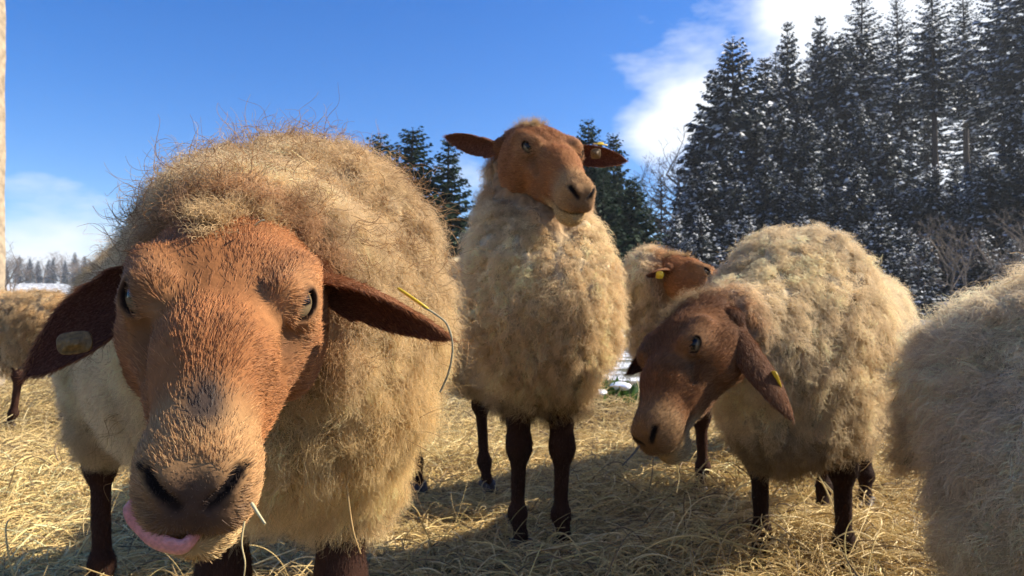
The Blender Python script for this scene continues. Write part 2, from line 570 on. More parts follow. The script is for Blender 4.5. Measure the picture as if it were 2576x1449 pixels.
# ------------------------------------------------------------------ one sheep
def sheep(cfg):
    rg = np.random.default_rng(cfg['seed'])
    ff, hf = np.array(cfg['front']), np.array(cfg['hind'])     # feet on the ground, (its left, its right)
    sh, hp = ff.mean(0), hf.mean(0)
    f2 = nrm(np.r_[sh - hp, 0.0])
    l2 = A(-f2[1], f2[0], 0)
    up = A(0, 0, 1)
    B = np.stack([f2, l2, up], 1)
    base = np.r_[(sh + hp) / 2, 0.0]
    S = lambda p, f=0, l=0, z=0: np.r_[p, 0.0] + f2 * f + l2 * l + up * z
    wool_c = cfg.get('wool', A(0.56, 0.43, 0.27))
    root = bpy.data.objects.new('sheep', None)
    COL.objects.link(root)
    root.location = base
    root.empty_display_size = 0.2
    tag(root, cfg['label'], 'sheep', cfg.get('group', 'flock of brown-headed sheep'))

    # --- fleece volume
    zc, ex = cfg.get('zc', 0.58), cfg.get('extra', ())
    rw, rh = cfg.get('rw', 0.255), cfg.get('rh', 0.255)
    mid = (sh + hp) / 2
    head = cfg.get('head')
    if head:
        u0 = np.asarray(head.get('up', A(0, 0, 1)), float)
        nose = np.asarray(head['nose'], float)
        ln_ = math.hypot(0.272, 0.066)
        hs = np.linalg.norm(nose - head['poll']) / ln_
        v = nrm(nose - head['poll'])
        w = nrm(u0 - (u0 @ v) * v)
        h = v * 0.272 / ln_ + w * 0.066 / ln_
        u = nrm(u0 - (u0 @ h) * h)
        l = np.cross(u, h)
        R = np.stack([h, l, u], 1)
        poll = np.asarray(head['poll'], float)
        to_w = lambda q: poll + (np.asarray(q) * hs) @ R.T
        to_h = lambda p: ((p - poll) @ R) / hs
        nend = to_w(cfg.get('neck_at', A(-0.055, 0, -0.085)))
        nmid = cfg.get('neck_mid')

    def torso(P):
        d = ell(P, S(hp, -0.02, 0, zc), (0.25, rw * 0.92, rh * 0.96), B)
        d = smin(d, ell(P, S(mid, 0, 0, zc - 0.015), (0.42, rw, rh), B), 0.10)
        d = smin(d, ell(P, S(sh, 0.03, 0, zc), (0.23, rw * 0.88, rh * 1.0), B), 0.10)
        if head:
            a = S(sh, 0.06, 0, zc + 0.09)
            pts = [a] + ([np.asarray(nmid)] if nmid is not None else []) + [nend]
            rs = [cfg.get('neck_r0', 0.17)] + ([cfg.get('neck_rm', 0.15)] if nmid is not None else []) + [cfg.get('neck_r1', 0.098)]
            for i in range(len(pts) - 1):
                d = smin(d, rcone(P, pts[i], pts[i + 1], rs[i], rs[i + 1]), 0.09)
        for p in hf:
            d = smin(d, rcone(P, S(p * 0.6 + hp * 0.4, 0.02, 0, zc - 0.06), S(p, 0.0, 0, zc - 0.20), 0.13, 0.075), 0.06)
        for p in ff:
            d = smin(d, rcone(P, S(p * 0.7 + sh * 0.3, 0.02, 0, zc - 0.06), S(p, 0.01, 0, zc - 0.18), 0.11, 0.070), 0.06)
        d = smin(d, rcone(P, S(hp, -0.24, 0, zc + 0.06), S(hp, -0.29, 0, zc - 0.14), 0.05, 0.03), 0.05)   # tail
        for c, r in ex:
            d = smin(d, ell(P, c, r, B), 0.07)
        return d

    allp = [S(hp, -0.36, 0, 0), S(sh, 0.36, 0, 0), S(hp, 0, 0.36), S(hp, 0, -0.36), S(sh, 0, .34), S(sh, 0, -.34)]
    if head:
        allp += [nend + 0.2, nend - 0.2]
    lo = np.min(allp, 0)
    hi = np.max(allp, 0)
    lo[2], hi[2] = 0.12, max(0.95, hi[2])
    for c, r in ex:
        lo = np.minimum(lo, c - np.max(r) - 0.03)
        hi = np.maximum(hi, c + np.max(r) + 0.03)
    stp = cfg.get('step', 0.014)
    FV, FF = surface(torso, lo, hi, stp)
    FN = vnormals(FV, FF)
    lump = cfg.get('lump', 0.012)
    dsp = lump * (0.8 * fbm(FV, 8.0, cfg['seed'], 2) + 1.3 * np.minimum(np.abs(fbm(FV * A(1, 1, 0.55), cfg.get('lump_f', 20.0), cfg['seed'] + 9, 2)), 0.5) - 0.2 + 0.35 * fbm(FV, 45.0, cfg['seed'] + 5, 1))
    FV = FV + FN * (np.minimum(dsp, 0.016) - 0.020)[:, None]

    def wool_color(P, n_rand):
        c = np.tile(wool_c, (len(P), 1))
        nz = wave_noise(P, 11, cfg['seed'] + 1)
        c = lerp3(c, wool_c * A(0.86, 0.74, 0.57), np.clip(0.30 + 0.5 * nz, 0, 1) * cfg.get('tan', 0.6))
        for c0, rr, cc, am in cfg.get('tints', ()):
            c = lerp3(c, cc, np.exp(-(np.linalg.norm((P - c0) / rr, axis=1)) ** 2) * am)
        if head:
            c = lerp3(c, A(0.36, 0.17, 0.07), sstep(0.050, 0.012, head_sdf(np.clip(to_h(P), -0.5, 0.5))) * 0.75)
        if cfg.get('belly_shade'):
            c = lerp3(c, A(0.10, 0.06, 0.035), sstep(cfg['belly_shade'] + 0.07, cfg['belly_shade'] - 0.02, P[:, 2]) * 0.9)  # shade of the underside put into the low wool colour
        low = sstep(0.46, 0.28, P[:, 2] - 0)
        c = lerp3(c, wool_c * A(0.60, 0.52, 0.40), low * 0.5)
        c = c * (1 + 0.13 * wave_noise(P, 30, cfg['seed'] + 60))[:, None] * A(1.04, 1.01, 0.945)
        return c * (1 + n_rand)[:, None]

    fcol = wool_color(FV, np.zeros(len(FV))) * 0.55  # base darkened to stand in for self-shadow between the locks
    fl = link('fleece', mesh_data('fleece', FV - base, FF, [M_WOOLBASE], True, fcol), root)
    if cfg.get('fleece_label'):
        fl['label'] = cfg['fleece_label']

    # --- wool locks
    def keep(P):
        k = np.ones(len(P), bool)
        if head:
            q = to_h(P)
            hd = head_sdf(np.clip(q, -0.5, 0.5))
            k &= ~((q[:, 0] > cfg.get('wool_line', 0.0) - 0.5 * np.maximum(q[:, 2] * -1 - 0.06, 0)) & (hd < 0.022))
            k &= ~((q[:, 0] > 0.03) & (hd < 0.016))
        return k

    def wool_layer(cfg, nm):
        nl, nf, k = cfg['locks'], cfg['fibres'], cfg.get('pts', 8)
        P, Nn = sample(FV, FF, nl, rg, (), cfg['where'](FV) if 'where' in cfg else None)
        m = keep(P) & keep(P + Nn * 0.03)
        P, Nn = P[m], Nn[m]
        nl = len(P)
        flow = nrm(-f2 * 0.6 - up * 0.55)
        tang = flow - (Nn @ flow)[:, None] * Nn
        sw = np.stack([wave_noise(P, 16, cfg['seed'] + 20 + i) for i in range(3)], 1)
        dr = nrm(Nn * cfg.get('lift', 0.75) + tang * cfg.get('comb', 0.4) + sw * 0.38 + rg.normal(size=(nl, 3)) * cfg.get('messy', 0.28))
        Ln = cfg.get('length', 0.05) * rg.uniform(0.65, 1.25, nl)
        e1 = nrm(np.cross(dr, rg.normal(size=(nl, 3))))
        e2 = np.cross(dr, e1)
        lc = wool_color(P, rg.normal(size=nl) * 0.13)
        if 'curl_color' in cfg:
            lc = lerp3(lc, cfg['curl_color'], np.clip(0.75 + rg.normal(size=nl) * 0.25, 0, 1))
        s = np.linspace(0, 1, k)
        tt = rg.normal(size=(nl, nf, 2)) * cfg.get('lock_r', 0.011) * 0.8
        t1 = nrm(np.cross(Nn, A(0.3, 0.5, 0.8)))
        t2 = np.cross(Nn, t1)
        off = tt[..., :1] * t1[:, None] + tt[..., 1:] * t2[:, None]
        phs = rg.uniform(0, 6.283, nl)
        om = cfg.get('curl_turns', 1.6) * 6.283 * rg.uniform(0.6, 1.3, nl)
        amp = cfg.get('curl', 0.006) * rg.uniform(0.5, 1.4, nl)
        ang = om[:, None] * s + phs[:, None]
        cl = (amp[:, None] * s ** 0.6)[..., None] * (np.cos(ang)[..., None] * e1[:, None] + np.sin(ang)[..., None] * e2[:, None])
        flen = rg.uniform(0.6, 1.15, (nl, nf))
        stray = rg.random((nl, nf)) < cfg.get('stray', 0.05) * np.clip(1 + 1.3 * wave_noise(P, 9, 77), 0.1, 3)[:, None]
        flen = np.where(stray, flen * 1.45, flen)
        own = rg.normal(size=(nl, nf, 3)) * 0.22
        own = np.where(stray[..., None], own * 2.4, own)
        fdir = nrm(dr[:, None] + own)
        fph = rg.uniform(0, 6.283, (nl, nf, 1))
        fang = (om * 1.15)[:, None, None] * s + fph
        famp = cfg.get('own_curl', 0.0022) * (s ** 0.5)
        famp = famp * np.where(stray, 2.2, 1.0)[..., None]
        pos = (P + Nn * 0.002)[:, None, None] + off[:, :, None] * (1 - cfg.get('clump', 0.55) * s)[:, None]
        pos = pos + fdir[:, :, None] * (Ln[:, None] * flen)[..., None, None] * s[:, None] + cl[:, None]
        pos = pos + (famp * np.cos(fang))[..., None] * e1[:, None, None] + (famp * np.sin(fang))[..., None] * e2[:, None, None]
        pos[..., 2] -= (cfg.get('sag', 0.010) * s ** 2)
        fc = np.repeat(lc[:, None], nf, 1) * (1 + rg.normal(size=(nl, nf, 1)) * 0.12)
        fc = np.where(stray[..., None], fc * A(0.85, 0.74, 0.6), fc)
        rad = cfg.get('rad', 0.0004) * (1 - 0.7 * s)
        wf = curves_obj(nm, pos.reshape(-1, k, 3) - base, rad, np.clip(fc.reshape(-1, 3), 0.01, 0.9), M_WOOL, fl)
        wf['kind'] = 'stuff'

    wool_layer(cfg, 'wool_fibres')
    if cfg.get('curls'):
        wool_layer({**cfg, **cfg['curls']}, 'wool_curls')

    # --- bits of straw caught in the wool
    nb = cfg.get('bits', 70)
    P, Nn = sample(FV, FF, nb, rg)
    P, Nn = P[keep(P)], Nn[keep(P)]
    nb = len(P)
    dr = nrm(np.cross(Nn, rg.normal(size=(nb, 3))) + Nn * 0.15)
    s = np.linspace(-0.5, 0.5, 4)
    pos = (P + Nn * (cfg.get('length', 0.05) * 0.62))[:, None] + dr[:, None] * (rg.uniform(0.008, 0.045, nb)[:, None] * s)[..., None]
    cs = curves_obj('caught_straw', pos - base, 0.0007 * np.ones(4), A(0.50, 0.38, 0.18) * rg.uniform(0.5, 1.4, (nb, 1)), M_STRAW, fl)
    cs['kind'] = 'stuff'

    # --- body: core, legs, head and ears in one mesh
    isl = []
    dk = cfg.get('coat', 1.0)
    leg_c = A(0.050, 0.022, 0.014) * dk  # near-black: shade on the legs is put into their coat colour
    V, F = surface(lambda P: torso(P) + 0.055, lo, hi, 0.035)
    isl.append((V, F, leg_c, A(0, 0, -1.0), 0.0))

    def leg(p, front, bend):
        k0 = S(p, 0.01, 0, 0)
        if front:
            pts = [S(p, 0.01, 0, 0.46), S(p, 0.02, 0, 0.275), S(p, 0.012 + bend, 0, 0.10), S(p, 0.035 + bend, 0, 0.035)]
            rr = [0.046, 0.026, 0.0165, 0.020]
        else:
            pts = [S(p, 0.09, 0, 0.46), S(p, -0.055, 0, 0.30), S(p, -0.02 + bend, 0, 0.10), S(p, 0.01 + bend, 0, 0.035)]
            rr = [0.062, 0.024, 0.017, 0.020]

        def fn(P):
            d = rcone(P, pts[0], pts[1], rr[0], rr[1])
            d = smin(d, rcone(P, pts[1], pts[2], rr[1] * 0.86, rr[2]), 0.012)
            d = smin(d, ell(P, pts[1], A(1.15, 1.0, 1.3) * 0.033, B), 0.018)
            d = smin(d, ell(P, pts[2], A(1.2, 1.1, 1.2) * 0.0235, B), 0.014)
            d = smin(d, rcone(P, pts[2], pts[3], rr[2], rr[3]), 0.015)
            return d
        a = np.array(pts)
        V, F = surface(fn, a.min(0) - 0.075, a.max(0) + 0.075, 0.0075)
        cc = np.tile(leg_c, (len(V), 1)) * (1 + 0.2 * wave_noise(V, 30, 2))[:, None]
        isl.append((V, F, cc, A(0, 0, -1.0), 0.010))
        # cloven hoof
        c = pts[3] + f2 * 0.012
        q0 = c - up * 0.012

        def hoof(P):
            q = (P - q0) @ B
            q[:, 1] = np.abs(q[:, 1])
            d = rcone(q, (0.022, 0.0135, -0.013), (-0.018, 0.014, 0.010), 0.0125, 0.016)
            d = smax(d, -(q[:, 2] + 0.021), 0.004)
            return smax(d, q[:, 2] - 0.018, 0.004)
        V, F = surface(hoof, q0 - 0.055, q0 + 0.055, 0.005)
        link('hoof', mesh_data('hoof', V - base, F, [M_HOOF]), root)

    for i, p in enumerate(ff):
        leg(p, True, cfg.get('step_f', (0.0, 0.0))[i])
    for i, p in enumerate(hf):
        leg(p, False, cfg.get('step_h', (0.0, 0.0))[i])

    if head:
        hc = head_colors(HV, head.get('spot', False), dk)
        fw = nrm(np.c_[-np.ones(len(HV)), HV[:, 1] * 7, -0.25 - HV[:, 2] * 0]) @ R.T
        ln = 0.0085 + 0.017 * sstep(0.045, -0.02, HV[:, 0]) + 0.006 * sstep(0.10, 0.15, -HV[:, 2]) - 0.002 * sstep(0.18, 0.25, HV[:, 0])
        aq = np.c_[HV[:, 0], np.abs(HV[:, 1]), HV[:, 2]]
        ln = np.where(np.linalg.norm(((aq - EYE_C - EYE_P * 0.010) @ EYE_M) / A(1.3, 1, 1), axis=1) < 0.0125, 0.0, ln)
        nostr = np.exp(-(((HV[:, 0] - 0.268) / 0.018) ** 2 + (HV[:, 1] / 0.024) ** 2 + ((HV[:, 2] + 0.060) / 0.020) ** 2))
        ln = np.where(nostr > 0.4, 0.0025, ln)
        isl.append((to_w(HV), HF, hc, fw, ln * hs))
        for sd_, e in zip((1, -1), head['ears']):          # its left ear, its right ear
            b = to_w(A(0.014, 0.058 * sd_, -0.056))
            tip = np.asarray(e['tip'], float)
            V, F, C, W, Lf = ear_island(b, tip - b - np.asarray(e.get('bend', A(0, 0, 0))), np.asarray(e['open'], float),
                                        np.linalg.norm(tip - b - np.asarray(e.get('bend', A(0, 0, 0)))), e.get('width', 0.036) * hs,
                                        np.asarray(e.get('bend', A(0, 0, 0)), float), A(0.27, 0.112, 0.045) * dk, A(0.13, 0.05, 0.03) * dk)
            isl.append((V, F, C, W, Lf))
            # ear root
            V, F = surface(lambda P: smin(ell(P, b + (tip - b) * 0.04, A(1, 1, 1) * 0.016 * hs), rcone(P, b, to_w(A(0.008, 0.03 * sd_, -0.06)), 0.017, 0.02), 0.02),
                           b - 0.08, b + 0.08, 0.006)
            isl.append((V, F, A(0.20, 0.078, 0.03) * dk, nrm(tip - b), 0.012))
        # eyes
        for sd_ in (1, -1):
            nu, nv = 36, 28
            th = np.linspace(0, math.pi, nv)
            ph = np.linspace(0, 2 * math.pi, nu, endpoint=False)
            mir = A(1, sd_, 1)
            pole = EYE_P * mir
            if 'look' in head:
                pole = nrm(pole * 1.0 + 0.38 * nrm(to_h(np.asarray(head['look'])) - EYE_C * mir))
            ex_ = nrm(EYE_X * mir - ((EYE_X * mir) @ pole) * pole)
            if 'look' in head:
                ex_ = nrm(A(0.25, -sd_, -0.25) - (A(0.25, -sd_, -0.25) @ pole) * pole)
            ey_ = np.cross(pole, ex_)
            T, Pp = np.meshgrid(th, ph, indexing='ij')
            loc = np.stack([np.sin(T) * np.cos(Pp), np.sin(T) * np.sin(Pp), np.cos(T)], -1).reshape(-1, 3)
            q = EYE_C * A(1, sd_, 1) + EYE_R * (loc[:, :1] * ex_ + loc[:, 1:2] * ey_ + loc[:, 2:] * pole)
            Fq = []
            for i in range(nv - 1):
                for j in range(nu):
                    Fq.append((i * nu + j, (i + 1) * nu + j, (i + 1) * nu + (j + 1) % nu, i * nu + (j + 1) % nu))
            rr = np.hypot(loc[:, 0], loc[:, 1])
            c = np.tile(A(0.050, 0.036, 0.030), (len(q), 1))
            c = lerp3(c, (0.17, 0.12, 0.065), sstep(0.80, 0.70, rr))
            c = lerp3(c, (0.012, 0.009, 0.008), sstep(0.10, 0.0, np.abs(rr - 0.80)))
            pup = np.maximum(np.abs(loc[:, 0]) - 0.55, np.abs(loc[:, 1] + 0.16 * sd_) - 0.34)
            c = lerp3(c, (0.003, 0.003, 0.005), sstep(0.08, -0.02, pup))
            link('eye', mesh_data('eye', to_w(q) - base, np.array(Fq), [M_EYE], True, c), root)

    V, F, C, W, Lf = merge(isl)
    body = link('body', mesh_data('body', V - base, F, [M_SKIN], True, C * 0.72), root)
    # --- short coat on head, ears and legs
    nh = cfg['hairs']
    sub = Lf > 0.0021
    Pp, Nn, cc, ww, ll = sample(V, F, nh, rg, (C, W, Lf), np.where(sub, cfg.get('leg_w', 0.25), 0) + np.where(sub & (np.arange(len(V)) >= len(V) - sum(len(i[0]) for i in isl[5:])), 1, 0))
    ww = nrm(ww - (ww * Nn).sum(1, keepdims=True) * Nn)
    sw = np.stack([wave_noise(Pp, 55, 40 + i) for i in range(3)], 1)
    dd = nrm(ww + Nn * 0.24 + sw * 0.22 + rg.normal(size=(nh, 3)) * 0.15)
    s = np.linspace(0, 1, 4)
    ln = ll * rg.uniform(0.7, 1.3, nh)
    pos = (Pp - Nn * 0.0006)[:, None] + dd[:, None] * (ln[:, None] * s)[..., None] - Nn[:, None] * (0.16 * ln[:, None] * s ** 2)[..., None]
    fc = cc * (1.10 + rg.normal(size=(nh, 1)) * 0.24)
    bright = (rg.random(nh) < 0.22)
    fc[bright] *= A(1.25, 1.4, 1.5)
    ch = curves_obj('short_coat', pos - base, cfg.get('hair_rad', 0.00026) * (1 - 0.75 * s), np.clip(fc, 0.004, 0.8), M_FUR, body)
    ch['kind'] = 'stuff'
    if head and cfg.get('poll_wool', 0):
        # curly tuft on the poll
        m = HV[:, 2] > -0.06
        n = cfg['poll_wool']
        w = (sstep(0.02, -0.02, HV[:, 0]) * sstep(0.045, 0.012, np.abs(HV[:, 1])) + 1.2 * np.exp(-((HV[:, 0] - 0.03) / 0.02) ** 2 - ((HV[:, 1] + 0.014) / 0.009) ** 2)) * (HV[:, 2] > -0.05) + 1e-6
        Pp, Nn = sample(to_w(HV), HF, n, rg, (), w)
        k = 7
        s = np.linspace(0, 1, k)
        g = (np.floor(to_h(Pp) * 90)).astype(int)
        hsh = (g[:, 0] * 73 + g[:, 1] * 151 + g[:, 2] * 37) % 97 / 97 * 6.283
        dd = nrm(Nn * 0.5 + h * 0.5 + np.c_[np.cos(hsh), np.sin(hsh), np.sin(hsh * 3)] * 0.45 + rg.normal(size=(n, 3)) * 0.2)
        e1 = nrm(np.cross(dd, u))
        e2 = np.cross(dd, e1)
        a = 9.0 * s[None] + hsh[:, None] + rg.normal(size=(n, 1)) * 0.5
        ln = 0.022 * hs * rg.uniform(0.4, 1.2, n)
        pos = Pp[:, None] + dd[:, None] * (ln[:, None] * s)[..., None] + 0.0035 * (s * np.cos(a))[..., None] * e1[:, None] + 0.0035 * (s * np.sin(a))[..., None] * e2[:, None]
        fc = A(0.52, 0.35, 0.17) * dk * (1 + rg.normal(size=(n, 1)) * 0.25)
        tf = curves_obj('poll_tuft', pos - base, 0.0003 * (1 - 0.7 * s), np.clip(fc, 0.01, 0.8), M_FUR, body)
        tf['kind'] = 'stuff'
    info = dict(root=root, base=base)
    if head:
        info.update(to_w=to_w, R=R, hs=hs)
    return info


def disc_tag(sh, c, n, t, w, hgt, thick, mat, name='ear_tag', knob=True, sub=None):
    """rounded plate with a stud, centre c, face normal n, long axis t"""
    n = nrm(n)
    t = nrm(t - (t @ n) * n)
    b = np.cross(n, t)
    m = 28
    a = np.linspace(0, 2 * math.pi, m, endpoint=False)
    ca, sa = np.cos(a), np.sin(a)
    px = np.sign(ca) * np.abs(ca) ** 0.6 * w
    py = np.sign(sa) * np.abs(sa) ** 0.6 * hgt
    rings = [(1.0, -0.5), (1.0, 0.3), (0.93, 0.5), (0.45, 0.5), (0.40, 1.6 if knob else 0.5), (0.2, 2.0 if knob else 0.5), (0.02, 2.0 if knob else 0.5)]
    V, F = [], []
    for r, z in rings:
        V += [c + t * (x * r) + b * (y * r) + n * (thick * z) for x, y in zip(px, py)]
    for i in range(len(rings) - 1):
        for j in range(m):
            F.append((i * m + j, i * m + (j + 1) % m, (i + 1) * m + (j + 1) % m, (i + 1) * m + j))
    V += [c + t * (x * .02) + b * (y * .02) - n * (thick * .5) for x, y in zip(px, py)]
    o = len(rings) * m
    for j in range(m):
        F.append((o + j, o + (j + 1) % m, (j + 1) % m, j))
    return link(name, mesh_data(name, np.array(V) - sh['base'], np.array(F), [mat]), sh['root'])


def tube(path, rad, m=6, flat=1.0, upv=None):
    path = np.asarray(path, float)
    k = len(path)
    rad = np.broadcast_to(rad, k)
    t = nrm(np.gradient(path, axis=0))
    ref = A(0.2, 0.3, 0.93) if upv is None else np.asarray(upv, float)
    e1 = nrm(np.cross(t, ref))
    e2 = np.cross(e1, t)
    a = np.linspace(0, 2 * math.pi, m, endpoint=False)
    V = path[:, None] + rad[:, None, None] * (np.cos(a)[None, :, None] * e1[:, None] + flat * np.sin(a)[None, :, None] * e2[:, None])
    V = V.reshape(-1, 3)
    F = [(i * m + j, i * m + (j + 1) % m, (i + 1) * m + (j + 1) % m, (i + 1) * m + j) for i in range(k - 1) for j in range(m)]
    V = np.concatenate([V, path[:1], path[-1:]])
    nV = len(V)
    F += [(nV - 2, (j + 1) % m, j, j) for j in range(0)]
    return V, np.array(F)


def spline(pts, n):
    pts = np.asarray(pts, float)
    k = len(pts)
    out = []
    ext = np.vstack([2 * pts[0] - pts[1], pts, 2 * pts[-1] - pts[-2]])
    for x in np.linspace(0, k - 1 - 1e-6, n):
        i = int(x)
        t = x - i
        p0, p1, p2, p3 = ext[i:i + 4]
        out.append(0.5 * (2 * p1 + (p2 - p0) * t + (2 * p0 - 5 * p1 + 4 * p2 - p3) * t * t + (3 * p1 - p0 - 3 * p2 + p3) * t ** 3))
    return np.array(out)


# ------------------------------------------------------------------ ground
def hay_edge(x):
    return 4.6 + 2.6 * sstep(0.2, -2.5, x) + 0.35 * np.sin(x * 2.3 + 1) + 0.8 * sstep(1.0, 3.0, x)


def ground_h(x, y):
    x = np.asarray(x, float)
    y = np.asarray(y, float)
    r = np.hypot(x, y)
    P = np.stack([x, y, 0 * x], -1).reshape(-1, 3)
    z = 0.026 * wave_noise(P, 5.0, 8).reshape(x.shape) * sstep(14, 5, r)
    z = z + 0.10 * np.exp(-((y - hay_edge(x) + 0.35) / 0.35) ** 2) * sstep(6, 3, np.abs(x)) * (0.6 + 0.4 * np.sin(x * 5))
    z = z + 0.25 * wave_noise(P, 0.22, 9).reshape(x.shape) * sstep(10, 30, r)
    # wooded bank on the right
    edge = 50 - 0.42 * (x - 9)
    t = sstep(-14, 38, y - edge) * sstep(2, 16, x)
    z = z + 9.0 * t
    # low rise far left
    z = z + 9.0 * sstep(70, 300, y) * sstep(-5, -60, x)
    z = z + 6.0 * sstep(120, 500, r)
    return z


def build_ground():
    nr, na = 170, 260
    rr = np.concatenate([[0.0], np.geomspace(0.25, 1500, nr)])
    aa = np.linspace(0, 2 * math.pi, na, endpoint=False)
    # finer spokes ahead of the camera
    aa = aa - 0.55 * np.sin(aa)
    X = np.outer(rr, np.sin(aa))
    Y = np.outer(rr, np.cos(aa))
    Z = ground_h(X, Y)
    V = np.stack([X, Y, Z], -1).reshape(-1, 3)
    F = [(i * na + j, (i + 1) * na + j, (i + 1) * na + (j + 1) % na, i * na + (j + 1) % na) for i in range(nr) for j in range(na)]
    F = np.array(F)[:, ::-1]
    x, y, z = V.T
    hay = sstep(0.3, -0.3, y - hay_edge(x) + 0.3 * wave_noise(V, 3, 4))
    c = np.tile(A(0.105, 0.088, 0.055), (len(V), 1))
    c = lerp3(c, (0.07, 0.085, 0.035), sstep(0.1, 0.8, wave_noise(V, 0.9, 14)) * 0.6)
    c = lerp3(c, (0.07, 0.05, 0.026), hay)
    m, nt, b = new_mat('pasture')
    N, L = nt.nodes, nt.links
    at = N.new('ShaderNodeAttribute')
    at.attribute_name = 'col'
    tc = N.new('ShaderNodeTexCoord')
    n1 = N.new('ShaderNodeTexNoise')
    n1.inputs['Scale'].default_value = 22
    n1.inputs['Detail'].default_value = 8
    L.new(tc.outputs['Object'], n1.inputs['Vector'])
    mr = N.new('ShaderNodeMapRange')
    mr.inputs['To Min'].default_value = 0.35
    mr.inputs['To Max'].default_value = 1.6
    L.new(n1.outputs['Fac'], mr.inputs['Value'])
    sc = N.new('ShaderNodeVectorMath')
    sc.operation = 'SCALE'
    L.new(at.outputs['Color'], sc.inputs[0])
    L.new(mr.outputs[0], sc.inputs['Scale'])
    # thin patches of snow on the grass beyond the hay
    n2 = N.new('ShaderNodeTexNoise')
    n2.inputs['Scale'].default_value = 0.8
    n2.inputs['Detail'].default_value = 10
    n2.inputs['Roughness'].default_value = 0.66
    L.new(tc.outputs['Object'], n2.inputs['Vector'])
    at2 = N.new('ShaderNodeAttribute')
    at2.attribute_name = 'snow'
    ad = N.new('ShaderNodeMath')
    ad.operation = 'ADD'
    L.new(n2.outputs['Fac'], ad.inputs[0])
    L.new(at2.outputs['Fac'], ad.inputs[1])
    r2 = N.new('ShaderNodeValToRGB')
    r2.color_ramp.elements[0].position = 0.60
    r2.color_ramp.elements[1].position = 0.66
    L.new(ad.outputs[0], r2.inputs[0])
    mx = N.new('ShaderNodeMixRGB')
    L.new(r2.outputs[0], mx.inputs[0])
    L.new(sc.outputs[0], mx.inputs[1])
    mx.inputs[2].default_value = (0.78, 0.81, 0.86, 1)
    L.new(mx.outputs[0], b.inputs['Base Color'])
    b.inputs['Roughness'].default_value = 0.85
    bp = N.new('ShaderNodeBump')
    bp.inputs['Strength'].default_value = 0.7
    bp.inputs['Distance'].default_value = 0.03
    L.new(n1.outputs['Fac'], bp.inputs['Height'])
    L.new(bp.outputs[0], b.inputs['Normal'])
    me = mesh_data('ground', V, F, [m], True, c)
    a = me.attributes.new('snow', 'FLOAT', 'POINT')
    sn = 0.15 * sstep(5.5, 9, np.hypot(x, y)) - 0.6 * hay - 0.02 * sstep(20, 40, y)
    a.data.foreach_set('value', sn)
    o = link('ground', me)
    tag(o, 'winter pasture under the hay with thin patches of snow', kind='structure')


build_ground()


def build_hay():
    n = 200000
    az = rng.uniform(-0.95, 0.95, n)
    u = rng.random(n)
    r0, r1, p = 0.45, 8.0, 0.75
    r = (r0 ** p + u * (r1 ** p - r0 ** p)) ** (1 / p)
    x, y = r * np.sin(az), r * np.cos(az)
    ok = y < hay_edge(x) + rng.normal(size=n) * 0.22
    x, y, r = x[ok], y[ok], r[ok]
    n = len(x)
    P = np.stack([x, y, 0 * x], 1)
    yaw = 2.6 * wave_noise(P, 4.0, 31) + rng.normal(size=n) * 0.9
    pit = rng.normal(size=n) * 0.26
    up_ = rng.random(n) < 0.035
    pit[up_] = rng.uniform(0.4, 1.2, up_.sum())
    ln = np.where(rng.random(n) < 0.35, rng.uniform(0.02, 0.07, n), rng.uniform(0.06, 0.24, n)) * (0.8 + 0.25 * np.minimum(r / 3, 1.5))
    z = ground_h(x, y) + rng.random(n) ** 1.2 * np.clip(0.045 + 0.045 * wave_noise(P, 7, 33), 0.006, 0.2)
    k = 5
    s = np.linspace(-0.5, 0.5, k)
    d = np.stack([np.cos(yaw) * np.cos(pit), np.sin(yaw) * np.cos(pit), np.sin(pit)], 1)
    sd_ = np.stack([-np.sin(yaw), np.cos(yaw), 0 * yaw], 1)
    bend = rng.normal(size=n) * 0.13 * ln
    vb = -np.abs(rng.normal(size=n)) * 0.16 * ln
    pos = np.stack([x, y, z], 1)[:, None] + d[:, None] * (ln[:, None] * s)[..., None]
    pos = pos + sd_[:, None] * (bend[:, None] * (s * s * 4 - 0.5))[..., None]
    pos[..., 2] += vb[:, None] * (s * s * 4 - 0.5)
    pos[..., 2] += np.where(up_, ln * 0.3, 0)[:, None]
    pal = np.array([(0.52, 0.40, 0.19), (0.42, 0.31, 0.14), (0.60, 0.50, 0.29), (0.30, 0.215, 0.10), (0.14, 0.10, 0.055), (0.46, 0.38, 0.17)])
    c = pal[rng.choice(6, n, p=[.27, .22, .14, .16, .11, .10])] * (1 + 0.2 * wave_noise(P, 2.2, 35))[:, None]
    rad = ((0.0004 + 0.0014 * rng.random(n) ** 2) * (0.85 + 0.12 * r))[:, None] * np.array([0.8, 1, 1, 0.9, 0.6])
    o = curves_obj('hay', pos, rad, np.clip(c * A(1.28, 1.22, 1.1), 0.02, 0.8), M_STRAW)
    tag(o, 'loose golden hay strewn over the ground under the sheep', 'hay', kind='stuff')


build_hay()


